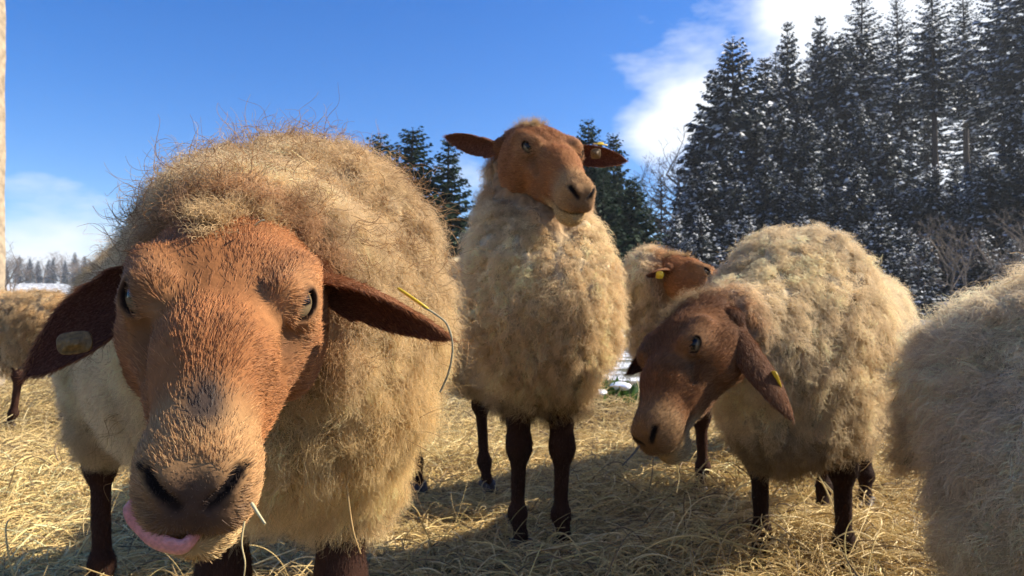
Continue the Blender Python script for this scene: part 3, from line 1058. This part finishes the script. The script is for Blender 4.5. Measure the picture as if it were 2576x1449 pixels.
def build_grass():
    n = 26000
    az = rng.uniform(-0.9, 0.9, n)
    r = 4.2 * (14 / 4.2) ** rng.random(n)
    x, y = r * np.sin(az), r * np.cos(az)
    ok = (y > hay_edge(x) - 0.1) & (wave_noise(np.stack([x, y, 0 * x], 1), 2.2, 61) > -0.35)
    x, y, r = x[ok], y[ok], r[ok]
    n = len(x)
    s = np.linspace(0, 1, 4)
    h = rng.uniform(0.04, 0.16, n)
    ln = rng.normal(size=(n, 2)) * 0.6
    pos = np.stack([x, y, ground_h(x, y) - 0.01], 1)[:, None] + np.concatenate([ln * h[:, None], h[:, None]], 1)[:, None] * np.stack([s ** 1.8, s ** 1.8, s], 1)
    pal = np.array([(0.20, 0.165, 0.10), (0.13, 0.11, 0.065), (0.10, 0.115, 0.045), (0.27, 0.23, 0.15)])
    c = pal[rng.choice(4, n, p=[.4, .3, .15, .15])]
    o = curves_obj('dry_grass', pos, (0.0011 * np.sqrt(r / 4))[:, None] * (1.1 - s), c, M_STRAW)
    tag(o, 'withered grey-brown grass beyond the edge of the hay', 'grass', kind='stuff')


build_grass()


# ------------------------------------------------------------------ trees
def kites(base, d, nn, ln, wd):
    """leaf-like kites: base points, directions, normals, lengths, widths"""
    side = nrm(np.cross(d, nn))
    mid = base + d * (ln * 0.45)[:, None]
    V = np.stack([base, mid + side * (wd * 0.5)[:, None], base + d * ln[:, None], mid - side * (wd * 0.5)[:, None]], 1).reshape(-1, 3)
    return V, np.arange(len(V)).reshape(-1, 4)


def trunk_mesh(name, H, r0, mat, lean=0.0, m=9):
    k = 10
    z = np.linspace(-0.3, H, k)
    path = np.stack([lean * (z / H) ** 2 + 0.02 * H * 0.2 * np.sin(z), 0.0 * z, z], 1)
    V, F = tube(path, r0 * np.linspace(1.1, 0.08, k) + 0.01, m)
    return mesh_data(name, V, F, [mat])


def spruce_proto(seed, H, R, start, snow_amt, color, dens=1.0, sparse=1.0, spray=0.24):
    r = np.random.default_rng(seed)
    B, Dd, NN, LL, WW, CC, SN = [], [], [], [], [], [], []
    nw = int(30 * dens)
    for i in range(nw):
        t = start + (0.985 - start) * (i + r.uniform(-.3, .3)) / nw
        tt = (t - start) / (1 - start)
        z = t * H
        blen = R * min(1.0, 0.45 + 2.5 * tt) * (1 - tt) ** 0.8 + 0.12
        nb = int(r.integers(5, 9) * sparse) + 1
        a0 = r.uniform(0, 6.28)
        for j in range(nb):
            a = a0 + 6.283 * j / nb + r.normal() * 0.25
            b = blen * r.uniform(0.62, 1.15)
            pit = -0.42 + 0.95 * tt + r.normal() * 0.10
            hd = A(math.cos(a), math.sin(a), 0)
            ns = max(3, int(3 + 9 * b / 2.2))
            for q in range(ns):
                s = (q + 0.6) / ns
                p = A(0, 0, z) + hd * (b * s) + A(0, 0, b * (math.sin(pit) * s + 0.16 * s * s))
                for sgn in (-1, 1, 0):
                    ang = a + sgn * r.uniform(0.45, 1.0)
                    dv = nrm(A(math.cos(ang), math.sin(ang), -0.25 - r.random() * 0.55))
                    l_ = (spray * b * (1 - 0.5 * s) + spray / 12 * H * (0.35 + 0.65 * (1 - tt))) * r.uniform(0.6, 1.35)
                    B.append(p)
                    Dd.append(dv)
                    NN.append(nrm(A(0, 0, 1) + r.normal(size=3) * 0.55))
                    LL.append(l_)
                    WW.append(l_ * r.uniform(0.38, 0.75))
                    CC.append(np.asarray(color) * r.uniform(0.6, 1.45) * (1 + A(.3, .15, -.1) * r.normal() * 0.3))
                    SN.append(r.random() < snow_amt * (0.35 + 0.65 * s))
    B, Dd, NN, LL, WW, CC, SN = map(np.array, (B, Dd, NN, LL, WW, CC, SN))
    V, F = kites(B, Dd, NN, LL, WW)
    crown = mesh_data('crown', V, F, [M_NEEDLE], False, np.repeat(CC, 4, 0))
    snow = None
    if SN.any():
        k = SN
        V2, F2 = kites(B[k] + A(0, 0, 0.04) + Dd[k] * (LL[k] * 0.15)[:, None], nrm(Dd[k] + A(0, 0, 0.15)), nrm(A(0, 0, 0.9) + r.normal(size=(k.sum(), 3))), LL[k] * 0.95, WW[k] * 1.15)
        snow = mesh_data('snow', V2, F2, [M_FROST], False, np.tile(A(0.80, 0.83, 0.88), (len(V2), 1)))
    tr = trunk_mesh('trunk', H * 0.97, H * 0.011 + 0.03, M_BARK)
    return tr, crown, snow


def branch_tree(seed, H, spread, levels=5, twig=0.012, upw=0.5):
    r = np.random.default_rng(seed)
    Vs, Fs, off = [], [], 0
    trunkV = None

    def seg(p, d, ln, rad, lev):
        nonlocal off, trunkV
        k = 4
        pts = [p]
        dd = d
        for i in range(k - 1):
            dd = nrm(dd + r.normal(size=3) * 0.12 + A(0, 0, 0.05))
            pts.append(pts[-1] + dd * ln / (k - 1))
        V, F = tube(pts, np.linspace(rad, rad * 0.62, k), 5 if lev < 2 else 3)
        if lev == 0:
            trunkV = (V, F)
        else:
            Vs.append(V)
            Fs.append(F + off)
            off += len(V)
        if lev >= levels:
            return
        nb = 3 if lev < 2 else r.integers(2, 4)
        for j in range(nb + (2 if lev == 0 else 0)):
            s = r.uniform(0.45, 1.0)
            q = pts[min(k - 1, int(s * (k - 1) + 0.5))]
            sd_ = nrm(r.normal(size=3) * A(1, 1, 0.5))
            nd = nrm(dd * upw + sd_ * spread + A(0, 0, 0.28))
            seg(q, nd, ln * r.uniform(0.5, 0.75), max(rad * 0.55, twig), lev + 1)
    seg(A(0, 0, -0.2), A(0, 0, 1.0), H * 0.42, H * 0.014 + 0.01, 0)
    tr = mesh_data('trunk', trunkV[0], trunkV[1], [M_PALEBARK])
    cr = mesh_data('crown', np.concatenate(Vs), np.concatenate(Fs), [M_PALEBARK])
    return tr, cr, None


def plant_tree(name, proto, x, y, scale, rot, label, group, sx=1.0):
    tr, cr, sn = proto
    o = bpy.data.objects.new(name, None)
    COL.objects.link(o)
    o.location = (x, y, float(ground_h(x, y)) - 0.1)
    o.scale = (scale * sx, scale * sx, scale)
    o.rotation_euler = (0, 0, rot)
    tag(o, label, 'tree', group)
    link('trunk', tr, o)
    c = link('crown', cr, o)
    if sn is not None:
        link('snow', sn, c)['kind'] = 'stuff'
    return o


def build_trees():
    green = (0.015, 0.032, 0.014)
    blue = (0.011, 0.021, 0.022)
    gp = [spruce_proto(101, 10, 2.5, 0.04, 0.0, green, 1.5, 1.3), spruce_proto(102, 10, 2.2, 0.05, 0.0, green, 1.5, 1.3), spruce_proto(103, 10, 1.7, 0.05, 0.0, green, 1.4, 1.2)]
    sp = [spruce_proto(111, 16, 3.6, 0.06, 0.20, blue, 1.2), spruce_proto(112, 16, 3.1, 0.10, 0.23, blue, 1.2), spruce_proto(113, 16, 3.0, 0.05, 0.25, blue, 1.3)]
    tp = [spruce_proto(121, 22, 3.0, 0.46, 0.34, blue, 1.3, 0.7, 0.13), spruce_proto(122, 22, 3.6, 0.34, 0.34, blue, 1.35, 0.8, 0.13)]
    yp = [spruce_proto(131, 7, 1.5, 0.03, 0.32, blue, 0.9), spruce_proto(132, 7, 1.3, 0.03, 0.28, blue, 0.9)]
    bare = [branch_tree(141, 10, 0.85), branch_tree(142, 10, 0.7), branch_tree(143, 8, 0.9, 4, 0.016)]
    # plain green spruces between the first two sheep and behind the raised head
    for dx, top, Y, k, sx in [(955, 322, 33, 0, 1.35), (1036, 303, 34, 1, 1.6), (1128, 330, 33, 2, 1.35), (905, 400, 36, 1, 1.1), (835, 338, 38, 2, 1.0), (1000, 400, 36, 0, 1.2)]:
        p = D(dx, top, Y)
        hz = p[2] - float(ground_h(p[0], Y))
        plant_tree('spruce_tree', gp[k], p[0], Y, hz / 10, dx * 0.7, 'dark green spruce without snow, seen between the woolly back and the raised head', 'green spruces between the two sheep', sx)
    for dx, top, Y, k, sx in [(1482, 283, 36, 0, 0.95), (1545, 318, 37, 1, 1.0), (1598, 430, 34, 0, 1.15), (1520, 420, 33, 1, 1.2), (1430, 360, 38, 2, 1.1)]:
        p = D(dx, top, Y)
        hz = p[2] - float(ground_h(p[0], Y))
        plant_tree('spruce_tree', gp[k], p[0], Y, hz / 10, dx * 0.7, 'dark green spruce without snow, standing behind the raised head', 'green spruces behind the raised head', sx)
    # bare trees in the gap
    for dx, top, Y, k in [(1720, 250, 58, 0), (1660, 350, 62, 1), (1745, 330, 64, 1), (1690, 400, 60, 2)]:
        p = D(dx, top, Y)
        hz = p[2] - float(ground_h(p[0], Y))
        plant_tree('bare_tree', bare[k], p[0], Y, hz / (9.5 if k < 2 else 7.5), dx, 'leafless pale tree in the gap left of the snowy wood', 'bare trees beside the wood')
    p = D(1665, 425, 52)
    plant_tree('larch_tree', spruce_proto(151, 10, 1.3, 0.08, 0.0, (0.20, 0.13, 0.075), 0.9, 0.7), p[0], 52, (p[2] - float(ground_h(p[0], 52))) / 10, 1.0, 'tan conical larch among the leafless trees', None)
    # snowy wood on the bank: named front trees by their tops, then rows behind
    r = random.Random(3)
    lab = {'S': ('tall pointed snow-dusted spruce whose tip stands out on the skyline of the wood', 'skyline spruces of the wood'),
           'm': ('snow-dusted spruce in the middle of the wood with its tip below the skyline', 'middle spruces of the wood'),
           's': ('snow-dusted spruce just behind the young ones at the edge of the wood', 'spruces behind the young ones'),
           't': ('tall snow-dusted spruce with a bare lower trunk high on the bank', 'tall spruces high on the bank'),
           'y': ('young snowy spruce at the foot of the wood', 'young spruces at the edge of the wood')}

    def put(kind, k, dx, top, Y, sx=1.0):
        pr = {'s': sp, 'S': sp, 'm': sp, 't': tp, 'y': yp}[kind][k % (2 if kind in 'ty' else 3)]
        base = {'t': 22, 'y': 7}.get(kind, 16)
        p = D(dx, top, Y)
        hz = p[2] - float(ground_h(p[0], Y))
        plant_tree('spruce_tree', pr, p[0], Y, hz / base, r.uniform(0, 6.28), lab[kind][0], lab[kind][1], sx * r.uniform(1.0, 1.45))

    for kind, k, dx, top, Y, sx in [
            ('S', 0, 1850, 68, 56, 0.95), ('S', 1, 1805, 150, 58, 0.9), ('S', 2, 1990, 30, 66, 0.8), ('S', 1, 1930, 120, 64, 0.9),
            ('S', 2, 2075, 15, 68, 0.8), ('t', 0, 2180, -60, 62, 1.0), ('S', 0, 2120, 60, 60, 1.0), ('t', 1, 2270, -40, 70, 0.9),
            ('t', 0, 2360, -90, 66, 0.8), ('t', 0, 2440, -70, 74, 0.8), ('t', 1, 2530, -150, 64, 1.0), ('t', 1, 2600, -200, 60, 1.0), ('t', 0, 2680, -220, 62, 1.0),
            ('t', 1, 2340, 60, 84, 0.8), ('t', 1, 2455, 80, 88, 0.8), ('t', 1, 2060, 90, 78, 0.9), ('t', 0, 1960, 110, 80, 0.9), ('t', 1, 2150, 70, 82, 0.9), ('t', 0, 2230, 40, 86, 0.9)]:
        put(kind, k, dx, top, Y, sx)
    # second storey of the wood
    for dx, top, Y in [(1760, 330, 56), (1830, 300, 53), (1900, 250, 55), (1970, 230, 54), (2035, 270, 52), (2100, 240, 54), (2170, 230, 52), (2245, 260, 54),
                       (2330, 400, 50), (2410, 390, 50), (2490, 360, 49), (2560, 240, 48), (2640, 120, 48), (2720, 100, 48), (2300, 340, 58), (2450, 400, 46)]:
        put('m', r.randrange(3), dx + r.uniform(-12, 12), top + r.uniform(-20, 20), Y + r.uniform(-1.5, 1.5), r.uniform(0.8, 1.05))
    for dx, top, Y in [(1745, 420, 50), (1800, 400, 49), (1865, 430, 48), (1930, 390, 48), (1990, 420, 47), (2050, 400, 47), (2110, 440, 46), (2170, 380, 46),
                       (2235, 420, 45), (2290, 450, 44), (2360, 420, 44), (2430, 460, 43), (2500, 400, 43), (2570, 380, 42), (2650, 360, 42)]:
        put('s', r.randrange(3), dx + r.uniform(-14, 14), top + r.uniform(-25, 25), Y + r.uniform(-1, 1), r.uniform(0.9, 1.2))
    for dx, top, Y in [(1715, 540, 45), (1770, 520, 44), (1830, 545, 43), (1900, 530, 42), (1965, 560, 42), (2030, 530, 41), (2090, 560, 41), (2160, 540, 40),
                       (2220, 520, 40), (2285, 560, 39), (2340, 600, 38), (2480, 560, 39), (2550, 580, 38), (2150, 610, 37), (2250, 620, 37), (2050, 600, 38), (1740, 590, 43), (1690, 560, 46)]:
        put('y', r.randrange(2), dx + r.uniform(-14, 14), top + r.uniform(-15, 15), Y + r.uniform(-1, 1), r.uniform(1.0, 1.35))
    # leafless saplings at the foot of the wood
    for dx, top, Y, k in [(2390, 500, 37, 1), (2450, 520, 36, 0), (2520, 480, 36, 1), (2330, 560, 37, 2), (2575, 540, 35, 2), (2620, 520, 35, 0)]:
        p = D(dx, top, Y)
        hz = p[2] - float(ground_h(p[0], Y))
        plant_tree('bare_sapling', bare[k], p[0], Y, hz / (9.5 if k < 2 else 7.5), dx, 'leafless brown sapling at the foot of the snowy wood', 'saplings at the foot of the wood')
    # far wood on the left, behind the post
    for i in range(60):
        dx = -150 + i * 8 + r.uniform(-8, 8)
        Y = r.uniform(300, 390)
        p = D(dx, r.uniform(626, 662), Y)
        hz = max(3.0, p[2] - float(ground_h(p[0], Y)))
        if i % 3 == 0:
            plant_tree('far_spruce', sp[i % 3], p[0], Y, hz / 16, dx, 'small far spruce in the distant wood beside the post', 'far spruces left')
        else:
            plant_tree('far_bare_tree', bare[i % 3], p[0], Y, hz / 8.5, dx, 'small far leafless tree in the distant wood beside the post', 'far leafless trees left', 1.3)
    p = D(40, 585, 60)
    plant_tree('bare_tree', bare[0], p[0], 60, (p[2] - float(ground_h(p[0], 60))) / 9.5, 2.0, 'leafless tree standing alone in front of the far wood', None)


build_trees()

# ------------------------------------------------------------------ post at the left edge
def build_post():
    Y = 6.0
    xr = (11 - 1288) / (2576 / 1024 * FPX) * Y
    root = bpy.data.objects.new('wooden_post', None)
    COL.objects.link(root)
    root.location = (xr - 0.085, Y, 0)
    root.rotation_euler = (0, math.radians(-1.3), 0)
    tag(root, 'tall weathered wooden post beside the sheep seen from behind', 'post')

    def box(name, x0, x1, y0, y1, z0, z1):
        nx = 5
        zs = np.linspace(z0, z1, 24)
        prof = []
        for z in zs:
            w = 0.004 * math.sin(z * 7) + 0.003 * math.sin(z * 23)
            prof.append([(x0 + w, y0, z), (x1 + w, y0, z), (x1 + w, y1, z), (x0 + w, y1, z)])
        V = np.array(prof).reshape(-1, 3)
        F = [(i * 4 + j, i * 4 + (j + 1) % 4, (i + 1) * 4 + (j + 1) % 4, (i + 1) * 4 + j) for i in range(23) for j in range(4)]
        F.append((3, 2, 1, 0))
        n = len(V)
        F.append((n - 4, n - 3, n - 2, n - 1))
        o = link(name, mesh_data(name, V, np.array(F), [M_POST], False), root)
        bv = o.modifiers.new('bevel', 'BEVEL')
        bv.width = 0.006
        bv.segments = 2
        return o
    box('shaft', -0.08, 0.062, -0.07, 0.07, -0.2, 3.6)
    box('board', -0.10, 0.08, -0.105, -0.073, 1.11, 3.6)


build_post()

# ------------------------------------------------------------------ the flock
# 1: close, head lowered to the lens, tongue out
poll1 = D(590, 515, 0.645)
nose1 = D(492, 1272, 0.440)
s1 = sheep(dict(seed=1, label='big sheep close up with lowered head, tongue out and dark spot on its nose',
    front=[(-0.235, 0.98), (-0.395, 1.00)], hind=[(-0.655, 1.60), (-0.845, 1.53)], zc=0.580, rw=0.192, rh=0.212,
    head=dict(poll=poll1, nose=nose1, up=A(0.10, -0.2, 1), spot=True, look=A(0, 0, 0.66), ears=[
        dict(tip=D(1130, 850, 0.62), open=A(0.1, -0.60, -0.80), width=0.032, bend=A(0, 0, -0.012)),
        dict(tip=D(72, 943, 0.57), open=A(0.25, -1, -0.15), width=0.026, bend=A(0, 0, -0.02))]),
    neck_mid=A(-0.275, 0.86, 0.605), neck_r0=0.175, neck_rm=0.160, neck_r1=0.105,
    locks=13500, fibres=28, pts=7, length=0.026, lock_r=0.010, curl=0.0038, curl_turns=1.4, own_curl=0.0032, rad=0.00025, stray=0.008, lift=1.05, lump_f=17.0,
    curls=dict(locks=3000, fibres=3, pts=14, length=0.046, lock_r=0.002, curl=0.0085, curl_turns=1.5, own_curl=0.0010, rad=0.00042, clump=0.85, lift=0.9, messy=0.5, stray=0.10,
               sag=0.004, curl_color=A(0.27, 0.16, 0.08), where=lambda V: 0.25 + 1.6 * sstep(0.55, 0.75, V[:, 2]) * sstep(1.5, 1.0, V[:, 1])),
    wool=A(0.80, 0.665, 0.465), tan=0.6,
    tints=[(A(-0.25, 0.92, 0.80), A(0.24, 0.2, 0.14), A(0.68, 0.51, 0.31), 0.7), (A(-0.14, 0.85, 0.45), A(0.2, 0.3, 0.16), A(0.76, 0.54, 0.24), 0.7)],
    hairs=240000, hair_rad=0.00028, poll_wool=5000, step=0.012, lump=0.022))
# 2: standing with raised head
poll2 = D(1345, 300, 1.90)
s2 = sheep(dict(seed=2, label='standing sheep with raised head looking aside, facing between the two lowered heads',
    front=[(0.122, 1.93), (0.010, 1.945)], hind=[(-0.09, 2.58), (-0.33, 2.58)], zc=0.605, rw=0.205, rh=0.212, belly_shade=0.385,
    head=dict(poll=poll2, nose=D(1466, 500, 1.655), ears=[
        dict(tip=D(1578, 402, 1.88), open=A(0.1, -0.9, -0.35), width=0.026, bend=A(0, 0, -0.01)),
        dict(tip=D(1118, 342, 1.95), open=A(0.0, -0.75, -0.65), width=0.029, bend=A(0, 0, 0.018))]),
    neck_mid=A(0.065, 1.94, 0.80), neck_r0=0.165, neck_rm=0.155, neck_r1=0.100, neck_at=A(-0.015, 0, -0.125), extra=[(A(0.065, 1.86, 0.62), A(0.14, 0.180, 0.19)), (A(0.065, 1.89, 0.76), A(0.12, 0.165, 0.14))],
    locks=7000, fibres=16, pts=9, length=0.034, lock_r=0.009, curl=0.0065, curl_turns=1.5, own_curl=0.004, rad=0.0005, lift=0.85, clump=0.8, stray=0.015,
    hairs=90000, hair_rad=0.0005, poll_wool=1500, lump=0.024, lump_f=15.0, step=0.011, comb=0.6, sag=0.016, wool=A(0.80, 0.665, 0.475),
    tints=[(A(0.07, 1.75, 0.6), A(0.25, 0.2, 0.3), A(0.78, 0.57, 0.31), 0.5)], coat=0.95))
# 3: grazing to the left
poll3 = D(1722, 748, 1.39)
nose3 = D(1628, 1115, 1.22)
s3 = sheep(dict(seed=3, label='sheep with dark lowered head and hanging ears, a stalk in its mouth',
    front=[(0.60, 1.77), (0.765, 1.70)][::-1], hind=[(0.93, 2.21), (1.13, 2.36)][::-1], zc=0.555, rw=0.222, rh=0.222,
    head=dict(poll=poll3, nose=nose3, up=A(-0.85, -0.45, 0.5), ears=[
        dict(tip=D(1990, 1055, 1.22), open=A(-0.3, 1, 0.05), width=0.033, bend=A(0.02, 0, -0.02)),
        dict(tip=D(1577, 940, 1.39), open=A(0.2, -1, -0.2), width=0.023, bend=A(0, 0, -0.02))]),
    neck_mid=A(0.555, 1.60, 0.57), neck_r0=0.165, neck_rm=0.135, neck_r1=0.095, neck_at=A(-0.025, 0, -0.10),
    extra=[(A(0.62, 1.66, 0.40), A(0.14, 0.13, 0.13))],
    locks=8000, fibres=18, pts=9, length=0.034, lock_r=0.009, curl=0.0065, curl_turns=1.6, own_curl=0.004, rad=0.00042, clump=0.75, stray=0.015,
    hairs=100000, hair_rad=0.0004, poll_wool=1200, lump=0.022, lump_f=17.0, step=0.011, comb=0.5, sag=0.014, wool=A(0.79, 0.66, 0.475), coat=0.6, belly_shade=0.33,  # coat: dark brown, lowered further to hold the shade on its face
    tints=[(A(0.52, 1.5, 0.72), A(0.2, 0.2, 0.12), A(0.78, 0.62, 0.37), 0.6)]))
# 4: behind the third, head turned away to the right
poll4 = D(1700, 634, 2.45)
s4 = sheep(dict(seed=4, label='sheep half hidden behind the grazing one, its face turned aside',
    front=[(0.66, 2.52), (0.60, 2.72)], hind=[(1.22, 2.95), (1.14, 3.16)], zc=0.55, rw=0.185, rh=0.205,
    head=dict(poll=poll4, nose=poll4 + A(0.225, -0.09, -0.175), ears=[
        dict(tip=poll4 + A(0.09, 0.15, -0.04), open=A(0.3, -0.8, -0.4), width=0.026),
        dict(tip=D(1626, 692, 2.33), open=A(0.0, -0.6, -0.9), width=0.026)]),
    neck_mid=A(0.53, 2.55, 0.70), neck_r0=0.16, neck_rm=0.12, neck_r1=0.09,
    locks=3000, fibres=12, pts=6, length=0.034, lock_r=0.012, rad=0.0008, stray=0.01,
    hairs=14000, hair_rad=0.0006, poll_wool=800, wool=A(0.79, 0.66, 0.475)))
# 5: cropped body at the right edge
s5 = sheep(dict(seed=5, label='pale long-woolled sheep seen from its rump, standing right beside the grazing one',
    front=[(1.50, 0.90), (1.40, 0.76)], hind=[(1.08, 1.32), (0.90, 1.16)], zc=0.475, rw=0.235, rh=0.235,
    head=dict(poll=A(1.83, 0.58, 0.70), nose=A(1.98, 0.46, 0.50), ears=[
        dict(tip=A(1.95, 0.70, 0.66), open=A(0.3, -0.5, -0.9)), dict(tip=A(1.72, 0.46, 0.66), open=A(0.3, -0.5, -0.9))]),
    neck_r0=0.17, neck_r1=0.10, extra=[(A(0.83, 1.12, 0.33), A(0.17, 0.13, 0.20))],
    locks=9000, fibres=20, pts=8, length=0.055, lock_r=0.010, curl=0.009, curl_turns=1.4, own_curl=0.0035, rad=0.00050, lift=0.5, clump=0.85, stray=0.015, comb=0.75, messy=0.34,
    hairs=6000, hair_rad=0.0005, wool=A(0.84, 0.72, 0.54), tan=0.4, lump=0.015))
# 6: far left
s6 = sheep(dict(seed=6, label='tan sheep standing back beside the wooden post, seen from behind',
    front=[(-3.28, 4.12), (-3.20, 4.36)], hind=[(-2.64, 3.87), (-2.53, 4.15)], zc=0.56, rw=0.20, rh=0.205,
    head=dict(poll=A(-3.72, 4.5, 0.95), nose=A(-3.94, 4.6, 0.78), ears=[
        dict(tip=A(-3.75, 4.33, 0.9), open=A(-0.3, -0.5, -0.9)), dict(tip=A(-3.66, 4.68, 0.9), open=A(-0.3, 0.5, -0.9))]),
    locks=3000, fibres=12, pts=6, length=0.042, lock_r=0.014, rad=0.0009, stray=0.01,
    hairs=8000, hair_rad=0.0008, wool=A(0.62, 0.46, 0.27), coat=1.3))

# ------------------------------------------------------------------ tongue, tags, twine, stalks
def build_details():
    tw, R = s1['to_w'], s1['R']
    # tongue curling out of the side of the mouth over the chin
    pts = [tw(q) for q in (A(0.255, 0.004, -0.0945), A(0.272, -0.004, -0.0950), A(0.272, -0.013, -0.0940), A(0.267, -0.022, -0.092), A(0.260, -0.0300, -0.0880), A(0.256, -0.0335, -0.0815), A(0.254, -0.0345, -0.0755))]
    path = spline(pts, 26)
    rad = (0.0068 + 0.0006 * np.sin(np.linspace(0, 17, 26))) * np.interp(np.linspace(0, 1, 26), [0, .3, .7, .9, 1], [.8, 1, .95, .7, .15])
    V, F = tube(path, rad, 14, 0.42, R[:, 0] * 0.8 + R[:, 1] * 0.2)
    link('tongue', mesh_data('tongue', V - s1['base'], F, [M_TONGUE]), s1['root'])['label'] = 'pink tongue licking over the lip'
    # ear tags
    c = D(1040, 752, 0.606)
    disc_tag(s1, c, A(0.55, 0.12, 0.8), A(0.75, 0, -0.6), 0.016, 0.009, 0.0016, M_TAG, knob=False)
    disc_tag(s1, D(190, 862, 0.552), A(0.15, -1, 0.05), A(1, 0, 0.15), 0.0125, 0.0085, 0.002, M_TAGBROWN)
    disc_tag(s2, D(1512, 360, 1.855), A(0.1, -0.25, 0.95), A(1, 0, 0), 0.018, 0.014, 0.003, M_TAG)
    disc_tag(s2, D(1500, 384, 1.835), A(0.1, -1, -0.2), A(1, 0, 0), 0.013, 0.013, 0.002, M_TAGBROWN)
    disc_tag(s3, D(1950, 955, 1.26), A(0.95, 0.25, 0.3), A(0.35, 0, -0.9), 0.016, 0.010, 0.0018, M_TAG, knob=False)
    disc_tag(s4, D(1660, 692, 2.33), A(0.0, -1, -0.3), A(1, 0, 0), 0.012, 0.012, 0.002, M_TAG)
    # twine from the ear tip
    p = [D(1062, 770, 0.603), D(1095, 790, 0.598), D(1124, 815, 0.594), D(1138, 860, 0.595), D(1136, 905, 0.60), D(1126, 945, 0.605), D(1108, 985, 0.61)]
    V, F = tube(spline(p, 40), 0.0009, 6)
    tag(link('twine', mesh_data('twine', V, F, [M_TWINE])), 'frayed grey twine hanging from the ear of the big close sheep', 'twine')

    def stalk(pts, rad, label, c=(0.55, 0.43, 0.21)):
        V, F = tube(spline(pts, 14), np.linspace(rad, rad * 0.6, 14), 5)
        tag(link('hay_stalk', mesh_data('hay_stalk', V, F, [M_STRAW], True, np.tile(A(*c), (len(V), 1)))), label, 'straw')
    stalk([D(640, 1262, 0.425), D(655, 1285, 0.418), D(674, 1312, 0.412)], 0.0011, 'short pale straw poking out of the mouth of the licking sheep', (0.6, 0.52, 0.3))
    stalk([D(622, 1305, 0.425), D(616, 1360, 0.422), D(625, 1410, 0.42), D(618, 1475, 0.42)], 0.0006, 'long thin stalk dangling under the chin of the licking sheep')
    stalk([D(872, 1165, 0.80), D(880, 1250, 0.79), D(893, 1330, 0.79), D(912, 1385, 0.80)], 0.0014, 'straw hanging in the chest wool of the big close sheep', (0.5, 0.33, 0.14))
    stalk([D(722, 345, 0.90), D(728, 375, 0.885), D(740, 408, 0.88)], 0.0011, 'straw lying in the curly wool on the neck of the big close sheep')
    stalk([D(806, 455, 0.83), D(818, 475, 0.82), D(836, 500, 0.81)], 0.0010, 'bent straw with a knob caught behind the ear of the big close sheep')
    stalk([D(640, 566, 0.585), D(652, 556, 0.58), D(664, 552, 0.58)], 0.0009, 'tiny straw lying on the forehead of the big close sheep', (0.65, 0.55, 0.33))
    stalk([D(1606, 1120, 1.215), D(1588, 1142, 1.20), D(1563, 1168, 1.19)], 0.0019, 'dark stalk sticking out of the mouth of the grazing sheep', (0.12, 0.10, 0.07))
    stalk([D(1692, 1148, 1.26), D(1704, 1190, 1.27), D(1698, 1235, 1.27)], 0.0014, 'curved straw hanging under the jaw of the grazing sheep')

    # green weed clump with snow at the edge of the hay
    r = np.random.default_rng(77)
    c = np.array([0.48, 4.75, 0.05])
    n = 420
    a = r.uniform(0, 6.283, n)
    rr = r.random(n) ** 0.5 * 0.34
    b = c + np.c_[np.cos(a) * rr * 1.3, np.sin(a) * rr, 0.10 * (1 - rr / 0.36) + 0 * a]
    d = nrm(np.c_[np.cos(a) * rr * 2 + r.normal(size=n) * .3, np.sin(a) * rr * 2 + r.normal(size=n) * .3, 0.35 + r.random(n) * .5])
    V, F = kites(b, d, nrm(np.c_[r.normal(size=(n, 2)), np.ones(n)]), r.uniform(0.05, 0.12, n), r.uniform(0.02, 0.045, n))
    root = bpy.data.objects.new('weed_clump', None)
    COL.objects.link(root)
    root.location = c
    tag(root, 'green leafy weed clump with snow on it at the edge of the hay', 'plant')
    link('leaves', mesh_data('leaves', V - c, F, [M_GREEN], False, np.repeat(A(0.07, 0.14, 0.03) * r.uniform(.6, 1.4, (n, 1)), 4, 0)), root)['kind'] = 'stuff'
    for q, rad in [((-0.16, -0.22, 0.10), 0.06), ((0.0, -0.25, 0.09), 0.08), ((0.2, -0.15, 0.12), 0.05), ((0.08, -0.05, 0.17), 0.05)]:
        Vs, Fs = surface(lambda P: ell(P, A(*q), A(1.3, 1, 0.35) * rad) + 0.012 * wave_noise(P, 60, 5), A(*q) - rad * 1.6, A(*q) + rad * 1.6, rad / 7)
        link('snow_cap', mesh_data('snow_cap', Vs, Fs, [M_SNOW]), root)


build_details()


def build_haze():
    x0, x1, y0, y1, z0, z1 = -520, 520, -60, 520, -2.5, 60
    V = np.array([(x, y, z) for z in (z0, z1) for y in (y0, y1) for x in (x0, x1)], float)
    F = np.array([(0, 2, 3, 1), (4, 5, 7, 6), (0, 1, 5, 4), (2, 6, 7, 3), (0, 4, 6, 2), (1, 3, 7, 5)])
    m = bpy.data.materials.new('haze')
    m.use_nodes = True
    nt = m.node_tree
    nt.nodes.remove(nt.nodes['Principled BSDF'])
    v = nt.nodes.new('ShaderNodeVolumePrincipled')
    v.inputs['Color'].default_value = (0.86, 0.92, 1.0, 1)
    v.inputs['Density'].default_value = 0.00045
    v.inputs['Anisotropy'].default_value = 0.2
    nt.links.new(v.outputs[0], nt.nodes['Material Output'].inputs['Volume'])
    o = link('haze', mesh_data('haze', V, F, [m], False))
    tag(o, 'thin winter haze over the pasture and woods', 'haze', kind='stuff')
    SC.cycles.volume_bounces = 0


build_haze()
